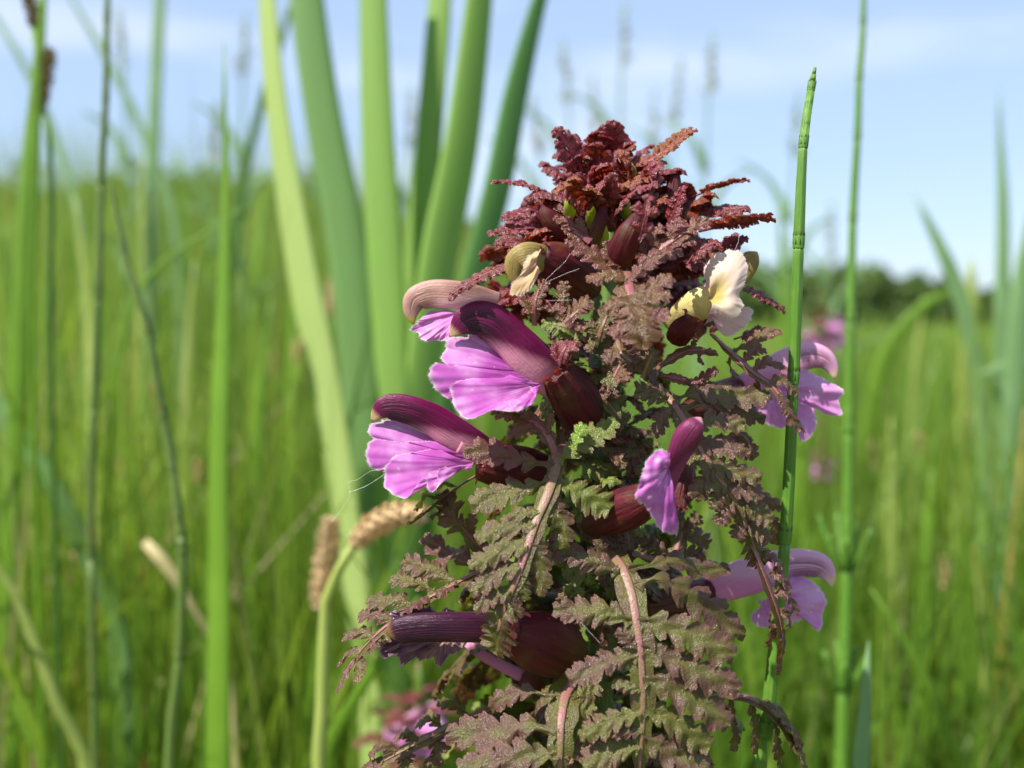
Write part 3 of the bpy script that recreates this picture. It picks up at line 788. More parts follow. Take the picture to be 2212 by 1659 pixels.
horsetail('single sharp green horsetail stem with dark-toothed joints standing against the flower', [(1761, 146, 2), (1752, 192, 2), (1735, 318, 2), (1725, 533, 2), (1714, 820, 3), (1696, 1165, 5), (1655, 1580, 8), (1640, 1720, 10)],
          [9, 17, 20, 24, 25, 26, 29, 30], M['horsetail'], seed=1)
horsetail('tall thin blurred horsetail with whorls of short side branches', [(1868, -140, 93), (1864, 60, 93), (1856, 170, 93), (1852, 295, 93), (1842, 480, 94), (1838, 695, 94), (1834, 930, 96), (1830, 1225, 98), (1822, 1490, 100), (1815, 1760, 102)],
          [10, 13, 15, 16, 18, 20, 24, 26, 28, 30], M['horsetail'], whorls=(6, 7), seed=2)
horsetail('dark bent horsetail stem with reddish joints leaning in the grass', [(236, 372, 90), (268, 545, 90), (320, 715, 90), (352, 900, 92), (372, 1010, 92), (385, 1110, 92), (394, 1200, 93), (388, 1420, 95), (366, 1720, 97)],
          [10, 15, 17, 18, 19, 20, 20, 22, 24], M['horsetail_old'], seed=3)
horsetail('straight thin horsetail stem rising past the sky left of the sedge leaf', [(236, -150, 110), (231, 40, 110), (228, 220, 110), (218, 400, 112), (212, 640, 112), (204, 880, 114), (196, 1200, 116)],
          [10, 14, 15, 16, 18, 18, 18], M['horsetail_old'], seed=4)
horsetail('orange-tinged leaning horsetail stem with side twigs near the whorled one', [(2215, 880, 220), (2202, 1050, 220), (2180, 1230, 222), (2160, 1440, 224), (2125, 1680, 228)], [12, 15, 17, 19, 21], M['orange'], whorls=(2,), seed=5)

# ---- reeds with plumes far behind
def reed(label, x, ytop, d, lean, seed, leaves=7):
    R = np.random.RandomState(seed)
    ft = to_ground(x, 800, d); root = thing('reed', ft, label, 'reed', None)
    top = P(x + lean, ytop, d); mid = P(x + lean * .3, ytop + 260, d)
    q = catmull([top, mid, ft * .4 + P(x, 750, d) * .6, ft], 40)
    build('stalk', sweep(q, np.linspace(.0009, .0022, 40), 8, 1, rnd=R.rand()), M['sedge_blue'], root)
    g = Geo(); H = np.linalg.norm(top - mid)
    for i in range(60):
        k = R.rand() ** 1.3; b = top * (1 - k * .55) + mid * k * .55
        l = H * .085 * (.4 + k)
        o = unit(R.randn(3) * np.array([1, 1, .4]) + np.array([.2, 0, .9])) * l
        s = unit(np.cross(o, FWD)) * l * .13
        g.add([b, b + o * .6 - s, b + o, b + o * .6 + s], [[0, 1, 2, 3]])
    build('panicle', g, M['panicle'], root)
    for i in range(leaves):
        k = 8 + int(i * 22 / leaves); b = q[k]; sgn = 1 if i % 2 else -1
        l = H * R.uniform(.5, .8)
        p3 = [b, b + np.array([sgn * l * .25, R.uniform(-.1, .1) * l, l * .5]), b + np.array([sgn * l * .65, R.uniform(-.2, .2) * l, l * .75])]
        build('leaf', sweep(catmull(p3, 16), np.linspace(.0042, .0004, 16), 8, .2, rnd=R.rand()), M['sedge_blue'], root)
for i, (x, y, d, ln, lab) in enumerate([
        (1335, 10, 620, 15, 'tall blurred reed with a grey plume above the flower head'),
        (1240, 90, 700, -25, 'blurred reed with a leaning plume between the cattail leaves and the flower head'),
        (1440, 130, 760, 30, 'short-plumed blurred reed behind the right side of the flower head'),
        (1520, 70, 640, 20, 'blurred reed whose grey plume leans right over the flower head'),
        (1290, 170, 820, -10, 'low blurred reed just above the flower head'),
        (1180, 200, 780, -30, 'blurred leafy reed against the darkest cattail leaf'),
        (1395, 200, 900, 18, 'faint far reed behind the top of the flower head'),
        (280, 20, 560, -25, 'blurred reed with a purplish plume left of the cattail clump'),
        (520, 30, 600, 10, 'blurred reed with a drooping plume by the wide sedge leaf'),
        (445, 210, 760, 25, 'short blurred reed in the gap left of the wide sedge leaf'),
        (1700, 200, 620, 25, 'faint reed plume beside the sharp horsetail'),
        (1785, 440, 800, 10, 'low faint reed between the two horsetails'),
        (740, 250, 640, -5, 'faint reed plume in the gap between two cattail leaves'),
        (880, 190, 700, 8, 'faint reed in the middle gap of the cattail clump')]):
    reed(lab, x, y, d, ln, 40 + i)

# ================================================================== THE LOUSEWORT
AX = [(1325, 430), (1318, 600), (1308, 800), (1300, 1100), (1290, 1400), (1280, 1700)]
DA = 11.0
axis = catmull([P(x, y, DA) for x, y in AX] + [np.array([*P(1270, 1800, DA)[:2], 0.10]), np.array([*P(1270, 1800, DA)[:2], 0.0])], 90)
base = axis[-1]
LW = thing('lousewort', base, 'marsh lousewort with dark fern-like leaves, maroon crown and pink hooded flowers', 'flower')
stem_r = np.interp(np.linspace(0, 1, 90), [0, .03, .1, 1], [.0008, .0016, .0024, .0030])
build('stem', sweep(axis, stem_r, 24, 1, rib=5, ribamp=.06), M['stem'], LW)
def ax(y, r=0, az=0.0):
    """point r mm from the stem axis at picture height y; az 0 = towards camera, + = right"""
    xs = np.interp(y, [a[1] for a in AX], [a[0] for a in AX])
    return P(xs, y, DA) + (RIGHT * math.sin(az) - np.array([0, 1, 0]) * math.cos(az)) * r * 1e-3

# ---- hairs on the stem
R = np.random.RandomState(5); g = Geo()
for i in range(600):
    k = R.uniform(720, 1700); az = R.uniform(-1.7, 1.7); b = ax(k, 2.2, az)
    o = ax(k, 6, az) - b
    q = catmull([b, b + unit(o + R.randn(3) * .002) * .0009, b + unit(o * .5 + R.randn(3) * .004 + np.array([0, 0, .001])) * R.uniform(.0014, .0026)], 5)
    s = unit(np.cross(tang(q), FWD)) * 1.1e-5
    g.add(np.stack([q - s, q + s], 1), grid_faces(5, 2))
h = build('stem_hair', g, M['hair'], LW, origin=ax(1200)); h['kind'] = 'stuff'

# ---- filler leaves round the back and flanks of the stem
R = np.random.RandomState(8)
n_fill = 62
for i in range(n_fill):
    y = 700 + (i / n_fill) ** .9 * 1080
    az = i * 2.39996 + .4
    front = math.cos(az)
    Lm = np.interp(y, [700, 900, 1200, 1500, 1800], [11, 13, 17, 20, 24])
    if front > .1: Lm *= .45
    if math.sin(az) > .5 : Lm *= .8
    b = ax(y, 2.0, az)
    up = .35
    o = ax(y, 10, az) - ax(y, 0, az); o = unit(o)
    L = Lm * 1e-3 * R.uniform(.85, 1.1)
    path = [b, b + o * L * .5 + np.array([0, 0, L * up * .55]), b + o * L * .92 + np.array([0, 0, -L * .15])]
    proc_leaf(LW, path, L * .36, np.array([0, 0, 1.0]) + o * .35, pairs=6, seed=300 + i, tint=np.clip(.75 - (y - 700) / 500, .05, .7) if i % 3 else -.7, rows=30, cols=5)

R = np.random.RandomState(12)
for i in range(26):
    y = 705 + i * 24 + R.uniform(-8, 8); az = R.uniform(-1.25, 1.25)
    b = ax(y, 1.8, az); o = unit(ax(y, 10, az) - ax(y, 0, az)); L = R.uniform(.0055, .0085)
    q = [b, b + o * L * .45 + np.array([R.uniform(-.2, .2) * L, 0, L * .25]), b + o * L * .7 + np.array([R.uniform(-.4, .4) * L, 0, -L * R.uniform(.1, .6)])]
    proc_leaf(LW, q, L * .45, np.array([0, 0, 1.0]) + o * .8, pairs=4, seed=900 + i, tint=R.choice([-.6, -.2, .1, .35]), rows=30, cols=7)

# ---- crown: whorls of small maroon bracts
R = np.random.RandomState(9)
n_c = 112
for i in range(n_c):
    t = i / (n_c - 1)
    y = 318 + 350 * t ** .85
    az = i * 2.39996
    rad = np.interp(y, [300, 345, 400, 500, 600, 700], [1.5, 4.0, 7.2, 10.5, 13.0, 14.0])
    front = math.cos(az)
    if front > .55 and y > 520: continue
    b = ax(y + 18 + 14 * t, rad * .35, az)
    o = unit(ax(y, 10, az) - ax(y, 0, az))
    el = np.interp(t, [0, .3, 1], [1.5, .9, .40]) * R.uniform(.8, 1.2)
    L = rad * 1e-3 * .72 + .0015
    d1 = unit(o + np.array([0, 0, el]) + R.randn(3) * .32)
    L *= R.uniform(.78, 1.18)
    path = [b, b + d1 * L * .55, b + d1 * L * .85 + o * L * R.uniform(.05, .25) + np.array([0, 0, R.uniform(-.12, .10) * L])]
    proc_leaf(LW, path, L * np.interp(t, [0, 1], [.44, .36]), np.array([0, 0, 1.0]) - o * (.6 * (1 - t)) + R.randn(3) * .6, pairs=R.randint(3, 6), seed=500 + i, tint=(1.0 - .35 * t * R.rand()) if R.rand() > .22 else 1.6, rows=22, cols=5, fold=.30, droop=.30, start=.30, K=1, curl=.6, wing=.5, lw=.80, depth=.45, teeth=3)

def bract(Z, pts, half, nrm, tint=.9, seed=0, **k):
    return proc_leaf(LW, [Z(*p) for p in pts], px(half * Z.k) * 1.25, nrm, lw=.78, wing=.7, curl=.5, K=k.pop('K', 1), teeth=3, depth=.5, tint=tint, seed=seed, rows=k.pop('rows', 34), cols=7, **k)
UPN = np.array([0, -.25, 1.0])
bract(Z1, [(1300, 330, 8), (1440, 240, 7), (1600, 115, 6)], 85, (-.5, -.6, .6), 1.8, 1, pairs=7, start=.2, fold=.6)
bract(Z1, [(1075, 300, 10), (1072, 190, 9), (1068, 95, 8)], 120, (0, -1, .2), 1.0, 2, pairs=4)
bract(Z1, [(880, 390, 9), (810, 260, 8), (722, 135, 7)], 130, (.3, -.9, .3), 1.0, 3, pairs=4)
bract(Z1, [(640, 520, 8), (480, 480, 7), (290, 452, 6)], 75, (.1, -.3, 1), .95, 4, pairs=6, fold=.5)
bract(Z1, [(1010, 650, 2), (900, 530, -1), (800, 455, -2), (690, 500, -4)], 110, (.2, .5, 1.0), 1.8, 5, pairs=7, fold=.15, droop=.35)
bract(Z1, [(1590, 560, 8), (1760, 490, 7), (1952, 438, 6)], 75, (-.2, .1, 1), 1.4, 6, pairs=7, fold=.6)
bract(Z1, [(1640, 780, 5), (1850, 735, 3), (2112, 688, 2)], 100, (-.15, .35, 1), 1.5, 7, pairs=8, fold=.5)
bract(Z1, [(1600, 640, 8), (1780, 640, 7), (1950, 625, 6)], 100, (-.1, -.6, 1), .8, 17, pairs=6)
bract(Z1, [(600, 930, 3), (470, 860, 1), (330, 845, 0)], 105, (0, -.6, 1), .75, 8, pairs=5)
bract(Z1, [(480, 970, 2), (300, 1040, -1), (150, 1110, -2), (15, 1195, -3)], 105, (-.1, -.2, 1), .70, 9, pairs=7, fold=.35)
bract(Z1, [(560, 640, 6), (450, 660, 5), (365, 690, 4)], 75, (0, -.6, 1), .9, 10, pairs=5)
bract(Z1, [(560, 760, 5), (400, 770, 4), (275, 790, 3)], 75, (0, -.6, 1), .85, 11, pairs=5)
bract(Z1, [(1870, 1130, 8), (2000, 1180, 7), (2195, 1290, 6)], 85, (-.1, -.2, 1), .75, 12, pairs=6, fold=.3)
bract(Z1, [(1870, 1490, 8), (2000, 1450, 7), (2160, 1440, 6)], 85, (-.1, -.5, 1), .7, 13, pairs=5)
bract(Z1, [(1770, 960, 6), (1850, 860, 5), (1935, 830, 4)], 80, (0, -.7, .7), .9, 14, pairs=5)
bract(Z1, [(1000, 640, 2), (1040, 520, 0), (1080, 430, -2)], 80, (0, -.9, .3), 1.0, 15, pairs=5)
bract(Z1, [(1080, 690, 0), (1190, 540, -3), (1340, 470, -5)], 85, (0, -.6, .8), .95, 16, pairs=5)
bract(Z1, [(1420, 760, 3), (1480, 640, 1), (1530, 500, 0)], 75, (-.5, -.7, .4), 1.0, 18, pairs=6, fold=.5)
bract(Z1, [(1250, 840, -7.5), (1285, 690, -8.5), (1310, 560, -8.5)], 85, (0, -.9, .3), .95, 19, pairs=3)
bract(Z1, [(860, 640, 2), (800, 560, 1), (720, 520, 1)], 70, (0, -.6, .8), 1.0, 20, pairs=4)
bract(Z1, [(1560, 1000, 3), (1640, 900, 2), (1760, 850, 2)], 85, (0, -.6, .8), .85, 21, pairs=5)

for i, (x, y, r, d) in enumerate([(790, 590, 45, 3), (1200, 380, 40, 4), (1160, 600, 42, 2), (930, 640, 40, 3), (1110, 500, 40, 5), (1240, 470, 38, 4), (1000, 760, 50, 2)]):
    build('bud', sweep([Z1(x, y + 110, d + 4), Z1(x + 3, y + 60, d + 2), Z1(x, y, d), Z1(x - 5, y - 50, d)], px(np.array([r * .6, r, r * .8, r * .1]) * .329), 12, 1), M['lime'], LW)
# crown calyces of unopened flowers
calyx(LW, Z1, [(1060, 1080, 40, 0), (1110, 960, 105, -3), (1180, 800, 92, -5), (1245, 660, 30, -5)], .8, 0, 0, 1)
calyx(LW, Z1, [(860, 900, 60, 4), (740, 780, 90, 2), (650, 690, 66, 1), (590, 610, 20, 1)], .8, 0, 3, 2)
calyx(LW, Z1, [(1500, 1480, 90, 3), (1540, 1420, 95, 1), (1590, 1360, 60, 0)], .8, 0, 5, 3)
calyx(LW, Z1, [(1440, 700, 60, 6), (1470, 560, 70, 6), (1480, 400, 40, 6)], .8, .8, 0, 4)
calyx(LW, Z1, [(940, 860, 55, 1), (985, 730, 50, 0), (1010, 620, 30, 0)], .8, 1, 0, 14)

# B1: front bract of the crown
traced_leaf(LW, Z1, [(1160, 1050, -4), (1195, 1190, -7), (1245, 1360, -9), (1268, 1480, -10)], 70, [
    ([(1180, 1120), (1080, 1070), (900, 1095)], 150, dict(K=3)),
    ([(1215, 1260), (1120, 1260), (1015, 1300)], 170, dict(K=3)),
    ([(1190, 1110), (1300, 985), (1420, 930), (1530, 915)], 180, dict(K=4)),
    ([(1215, 1200), (1340, 1140), (1462, 1080)], 170, dict(K=3)),
    ([(1240, 1290), (1330, 1230), (1450, 1190)], 150, dict(K=3)),
    ([(1235, 1350), (1150, 1390), (1065, 1470)], 190, dict(K=3)),
    ([(1250, 1370), (1340, 1340), (1440, 1310)], 170, dict(K=3)),
    ([(1190, 1190, -8.0), (1235, 1330, -9.3), (1262, 1450, -10), (1275, 1565, -10)], 330, dict(K=4, stalk=0, tipblunt=.45, dd=-1, shear=.25, depth=.42, pucker=0, curl=.08)),
    ([(1150, 1060), (1030, 1000), (930, 930), (800, 865)], 190, dict(K=4, tint=.45)),
    ([(1130, 1020), (1060, 960), (1035, 850)], 110, dict(K=2, tint=.5)),
], tint=.38, seed=1, wing=.3, nrm=unit(np.array([0, -.75, .7])))
# B2: bract to the right of it
traced_leaf(LW, Z1, [(1225, 1000, -3), (1390, 890, -4), (1540, 790, -4), (1640, 730, -4)], 50, [
    ([(1380, 895), (1340, 820), (1400, 745)], 110, dict(K=3)),
    ([(1460, 850), (1470, 780), (1530, 705)], 120, dict(K=3)),
    ([(1300, 945), (1270, 880), (1290, 800)], 70, dict(K=2)),
    ([(1540, 790), (1620, 740), (1705, 712)], 150, dict(K=3, stalk=0)),
    ([(1440, 870), (1500, 850), (1620, 850)], 120, dict(K=3)),
], tint=.50, seed=2)
# B15 small bract left of the middle
traced_leaf(LW, Z1, [(930, 850, -2), (830, 780, -2), (740, 720, -2)], 55, [
    ([(830, 780), (780, 730), (690, 690)], 110, dict(K=3, stalk=0)),
    ([(860, 800), (820, 840), (760, 850)], 80, dict(K=2)),
    ([(900, 820), (860, 740), (850, 700)], 80, dict(K=2))], tint=.55, seed=3)
# B16 sprigs below left of the crown
for sd_, (Z, r_, lf, tn) in enumerate([
        (Z1, [(560, 1400, -2), (560, 1270, -3), (590, 1160, -3)], [([(560, 1280), (590, 1210), (640, 1110)], 110, dict(K=3, stalk=0)), ([(560, 1330), (520, 1290), (485, 1210)], 80, dict(K=2)), ([(565, 1290), (620, 1280), (680, 1290)], 70, dict(K=2))], .45),
        (Z1, [(740, 1330, -3), (745, 1250, -4), (750, 1180, -4)], [([(745, 1240), (748, 1190), (752, 1115)], 110, dict(K=2, stalk=0))], .4),
        (Z1, [(700, 1420, -4), (790, 1350, -5), (860, 1290, -5)], [([(780, 1350), (850, 1290), (925, 1230)], 170, dict(K=3, stalk=0)), ([(740, 1380), (720, 1310), (665, 1290)], 110, dict(K=3)), ([(800, 1340), (830, 1390), (900, 1400)], 120, dict(K=2))], .4),
        (Z1, [(900, 1500, -4), (790, 1420, -5), (690, 1390, -5)], [([(880, 1480), (760, 1420), (610, 1390)], 190, dict(K=4, stalk=0)), ([(830, 1440), (800, 1500), (760, 1560)], 120, dict(K=3))], -.45),
        (Z1, [(960, 1540, -5), (1000, 1420, -6), (1040, 1330, -6)], [([(970, 1500), (1010, 1400), (1050, 1300)], 190, dict(K=4, stalk=0)), ([(980, 1480), (940, 1420), (900, 1400)], 110, dict(K=3)), ([(970, 1510), (930, 1530), (920, 1580)], 90, dict(K=2))], .1),
        (Z1, [(720, 1659, -5), (740, 1590, -6), (770, 1530, -6)], [([(720, 1640), (760, 1560), (845, 1510)], 150, dict(K=3, stalk=0, tint=.9)), ([(710, 1640), (690, 1580), (688, 1500)], 60, dict(K=2, tint=1))], .8),
        (Z1, [(1100, 1480, -5), (1130, 1580, -7), (1200, 1640, -7)], [([(1050, 1470), (1120, 1560), (1250, 1640)], 230, dict(K=4, stalk=0)), ([(1120, 1560), (1060, 1590), (1020, 1640)], 110, dict(K=3))], .12),
        (Z3, [(560, 480, -4), (600, 380, -5), (640, 300, -5)], [([(540, 460), (600, 380), (650, 285)], 140, dict(K=3, stalk=0)), ([(560, 440), (500, 380), (430, 320)], 150, dict(K=3))], .1),
        (Z3, [(180, 150, -4), (230, 200, -5), (250, 250, -5)], [([(170, 90), (220, 170), (220, 280)], 140, dict(K=3, stalk=0)), ([(200, 130), (280, 130), (330, 70)], 110, dict(K=3))], .15)]):
    traced_leaf(LW, Z, r_, 34, lf, tint=tn, seed=20 + sd_)

# ---- flowers
def flw(label, Z, tube, tmat, hline=None, hflat=.5, hmat=None, lips=(), cal=None, ctint=0.0, frill=7, seed=0, fmax=60):
    f = flower(LW, Z, tube, tmat, label)
    if cal: calyx(f, Z, cal, .8, ctint, frill, seed, fmax=fmax * 1.25)
    if hline: hood(f, Z, hline, hflat, hmat)
    for i, (th, ol, mt, kw) in enumerate(lips):
        petal(f, Z, th, ol, mt, name='lip_lobe' if len(lips) > 1 else 'lip', seed=seed * 7 + i, **kw)
    return f
# F1 the largest, in the middle
flw('largest pink flower with arched maroon hood at the centre', Z2, [(1530, 860, 90, 4), (1400, 730, 85, 1), (1260, 660, 90, 0)], M['hood'],
    [(1480, 790, 110, 3), (1370, 700, 140, 1), (1250, 585, 142, 0), (1140, 470, 130, -.5), (1030, 375, 128, -1), (930, 338, 118, -1), (845, 360, 96, -1), (792, 400, 60, -1), (752, 445, 20, -1), (738, 460, 5, -1)], .48, M['hood'],
    [((1330, 700, 1), [(1150, 560, 2.2), (1110, 590, 1.5), (1060, 540, 1.5), (1048, 492, 1.2), (980, 462, 1), (905, 447, .8), (820, 466, .6), (738, 468, 0), (712, 530, -.6), (688, 597, -1.2), (716, 640, -1.2), (760, 668, -.8), (900, 720, -.2), (1050, 780, 0)], M['petal'], dict(bulge=1.0, ruffle=.35, waves=3)),
     ((1330, 730, 1), [(1080, 590, .6), (960, 630, .3), (840, 640, -.6), (742, 652, -1.6), (690, 640, -2.4), (640, 632, -3), (608, 690, -3.6), (622, 750, -4), (640, 792, -4.2), (700, 848, -4), (756, 876, -3.4), (800, 865, -2.6), (920, 850, -1.6), (1080, 840, -.6)], M['petal'], dict(bulge=1.1, ruffle=.4, waves=3)),
     ((1340, 770, .5), [(1090, 690, -.8), (990, 715, -1.6), (860, 740, -3.2), (780, 758, -4.4), (748, 800, -5), (758, 870, -5.6), (772, 925, -6), (804, 975, -6.4), (870, 1002, -6.8), (950, 972, -7.2), (1030, 940, -7.4), (1110, 948, -7.2), (1190, 945, -6.8), (1260, 915, -6), (1304, 866, -5.2), (1296, 825, -4.2), (1270, 790, -2.6)], M['petal'], dict(bulge=1.5, ruffle=.45, waves=4))],
    [(1690, 1060, 60, 6), (1620, 960, 165, 4), (1530, 810, 175, 2), (1440, 690, 130, .5)], 0, 8, 1)
# F2 lower left
flw('pink flower with dark maroon hood pointing left, ragged lip', Z2, [(1050, 1290, 80, 6), (930, 1230, 85, 3), (800, 1170, 85, 2)], M['hood'],
    [(1040, 1260, 85, 5), (900, 1180, 108, 3), (760, 1090, 112, 2), (640, 1010, 106, 1.5), (520, 955, 98, 1), (410, 925, 92, 1), (320, 925, 80, 1), (270, 960, 50, 1), (240, 1000, 20, 1), (232, 1018, 5, 1)], .48, M['hood'],
    [((880, 1240, 3), [(700, 1120, 3.4), (620, 1120, 3), (540, 1085, 3), (440, 1025, 2.8), (370, 1008, 2.6), (290, 1015, 2), (208, 1045, 1.2), (214, 1105, .6), (262, 1140, .6), (330, 1175, .8), (500, 1215, 1.2), (650, 1270, 1.6)], M['petal'], dict(bulge=.9, ruffle=.35, waves=3)),
     ((880, 1255, 2.6), [(640, 1140, 1.8), (520, 1150, 1.0), (380, 1150, .4), (300, 1140, 0), (228, 1140, -.6), (194, 1215, -1.2), (205, 1290, -1.6), (262, 1336, -1.6), (312, 1322, -1.4), (352, 1296, -.8), (500, 1310, -.2), (660, 1310, .6)], M['petal'], dict(bulge=1.0, ruffle=.35, waves=3)),
     ((900, 1280, 2), [(660, 1190, 1), (520, 1215, -.2), (400, 1240, -1.2), (340, 1280, -2), (310, 1340, -2.4), (304, 1400, -2.8), (320, 1450, -3), (390, 1498, -3.4), (455, 1520, -3.6), (500, 1468, -3.6), (545, 1412, -3.4), (585, 1392, -3.4), (592, 1445, -3.6), (622, 1482, -3.8), (662, 1440, -3.6), (670, 1335, -2.6), (760, 1325, -1.2), (900, 1330, 0)], M['petal'], dict(bulge=1.2, ruffle=.45, waves=4))],
    [(1440, 1330, 60, 8), (1300, 1330, 145, 6), (1100, 1310, 165, 4), (940, 1290, 130, 3)], 0, 8, 2)
# F3 behind, cream hood
flw('cream-hooded flower with pink lip behind the largest flower', Z2, [(1080, 260, 60, 12), (950, 200, 70, 10), (860, 190, 80, 9)], M['hood_pale'],
    [(1060, 240, 70, 11), (880, 200, 88, 9), (740, 180, 92, 8), (620, 180, 92, 8), (520, 215, 82, 8), (490, 290, 55, 8), (495, 350, 25, 8), (505, 378, 6, 8)], .5, M['hood_pale'],
    [((830, 300, 9), [(700, 280, 9), (610, 295, 9), (560, 340, 8), (500, 395, 8), (480, 412, 8), (540, 440, 7), (545, 475, 7), (610, 488, 6), (680, 480, 6), (740, 480, 5), (790, 420, 5), (820, 360, 6)], M['petal_pink'], dict(bulge=1, ruffle=.6))])
# F4 olive bud
flw('small olive-yellow unopened bud on the left of the crown', Z1, [(800, 1050, 70, 5), (680, 980, 80, 2), (600, 950, 85, 1)], M['hood_bud'],
    [(680, 990, 80, 1), (580, 955, 92, -1), (500, 950, 95, -2), (440, 980, 75, -2), (420, 1040, 55, -2), (425, 1100, 35, -2), (430, 1130, 8, -2)], .75, M['hood_bud'],
    [((570, 1000, -4), [(600, 910, -5), (540, 930, -5), (500, 980, -5.2), (480, 1050, -5.2), (450, 1090, -5), (415, 1120, -4.5), (405, 1190, -4.5), (470, 1200, -5), (530, 1160, -5.5), (570, 1090, -5.5), (600, 1040, -5)], M['petal_tan'], dict(bulge=1.0, ruffle=.25, waves=2))],
    [(960, 1170, 60, 6), (860, 1090, 150, 3), (720, 1000, 165, 1), (600, 940, 110, -.5)], .6, 9, 4)
# F5 white flower on the right
flw('cream-white flower with yellow throat on the right of the crown', Z1, [(1440, 1400, 90, 5), (1560, 1310, 130, 2), (1640, 1260, 150, 1), (1720, 1235, 150, .5)], M['tube_yellow'],
    [(1700, 1180, 70, 4), (1840, 1110, 85, 5), (1930, 1030, 80, 5), (1985, 960, 62, 5), (2010, 930, 30, 5), (2020, 915, 6, 5)], .6, M['hood_bud'],
    [((1700, 1230, -1), [(1660, 1150, .5), (1690, 1110, 0), (1672, 1060, -.5), (1690, 1000, -1), (1740, 945, -1.5), (1810, 912, -2), (1890, 906, -2.4), (1942, 950, -2.8), (1958, 1040, -3), (1938, 1120, -3.2), (1905, 1195, -3.4), (1928, 1265, -3.8), (1885, 1335, -4.2), (1810, 1338, -4.2), (1755, 1310, -3.6), (1700, 1320, -2)], M['petal_white'], dict(bulge=1.9, ruffle=.18, waves=2)),
     ((1690, 1310, .5), [(1740, 1270, -.5), (1850, 1300, -1.6), (1960, 1280, -1), (1988, 1320, -.5), (1950, 1390, 0), (1890, 1445, .5), (1825, 1472, .5), (1770, 1430, .5), (1735, 1370, .5), (1680, 1390, 1)], M['petal_blush'], dict(bulge=.8, ruffle=.25, waves=2))])
# F6 front right, seen from its face
flw('narrow pink flower seen end-on with a slanting wine-red hood', Z3, [(640, 1350, 80, 2), (720, 1240, 75, -1), (770, 1130, 62, -4)], M['hood_front'],
    [(730, 1260, 55, -2), (770, 1130, 62, -4), (820, 1000, 80, -6), (870, 900, 95, -7), (915, 830, 80, -7.5), (950, 785, 48, -7.5), (972, 758, 8, -7.5)], .9, M['hood_front'],
    [((745, 1100, -6.5), [(760, 1010, -7), (700, 985, -7.5), (640, 1000, -8), (580, 1080, -8.5), (552, 1180, -9), (530, 1250, -9), (510, 1305, -9), (560, 1350, -8.5), (610, 1400, -8), (650, 1475, -8), (690, 1530, -7.5), (740, 1562, -7.5), (805, 1572, -7), (808, 1480, -6.5), (770, 1380, -6), (715, 1310, -5.5), (705, 1240, -5.5), (725, 1170, -6)], M['petal'], dict(bulge=1.2, ruffle=.7, waves=3))],
    [(180, 1520, 70, 4), (320, 1450, 150, 1), (470, 1380, 170, -1), (620, 1310, 130, -3)], .15, 9, 6, 55)
# F7 right, behind the sharp horsetail
flw('pale pink hooded flower behind the sharp horsetail stem', Z3, [(1180, 560, 70, 15), (1330, 500, 85, 15), (1480, 450, 90, 15)], M['hood_pink'],
    [(1180, 565, 70, 15), (1330, 500, 84, 15), (1480, 420, 98, 15), (1620, 350, 100, 15), (1740, 325, 92, 15), (1830, 350, 72, 15), (1880, 410, 45, 15), (1895, 460, 24, 15), (1902, 490, 5, 15)], .5, M['hood_pink'],
    [((1440, 560, 14), [(1560, 440, 15), (1640, 420, 14), (1720, 440, 13), (1820, 490, 12), (1945, 562, 11), (1930, 640, 11), (1957, 735, 11), (1850, 735, 11.5), (1790, 690, 12), (1745, 640, 12.5), (1760, 760, 12), (1755, 840, 12), (1700, 915, 12), (1668, 912, 12.5), (1660, 800, 13), (1620, 700, 13), (1560, 720, 13), (1560, 800, 13), (1520, 832, 13), (1440, 805, 13), (1390, 770, 13), (1340, 690, 13.5), (1330, 620, 14)], M['petal_pink'], dict(bulge=1.2, ruffle=.7))],
    [(840, 720, 60, 8), (960, 680, 120, 10), (1100, 620, 130, 13), (1230, 550, 100, 15)], .2, 6, 7, 50)
# F8 right, lower
flw('striped magenta flower behind the drooping dark leaf low on the right', Z5, [(1060, 560, 80, 12), (1220, 490, 110, 12), (1380, 470, 125, 12)], M['hood_pink'],
    [(1040, 560, 80, 12), (1230, 490, 112, 12), (1420, 430, 115, 12), (1580, 380, 100, 12), (1710, 365, 88, 12), (1810, 385, 78, 12), (1865, 440, 48, 12), (1880, 490, 22, 12), (1888, 515, 5, 12)], .5, M['hood_pink'],
    [((1480, 560, 11), [(1620, 430, 12), (1720, 460, 11), (1790, 510, 11), (1850, 600, 10), (1835, 680, 10), (1822, 782, 10), (1768, 775, 10), (1745, 690, 10.5), (1735, 610, 11), (1700, 640, 10.5), (1690, 720, 10.5), (1625, 762, 10.5), (1560, 700, 11), (1500, 740, 11), (1440, 760, 11), (1385, 735, 11), (1380, 690, 11.5), (1440, 640, 12), (1400, 600, 12)], M['petal_pink'], dict(bulge=1.2, ruffle=.7))],
    [(700, 640, 60, 6), (840, 620, 115, 8), (980, 590, 125, 10), (1100, 550, 100, 12)], .5, 5, 8, 50)
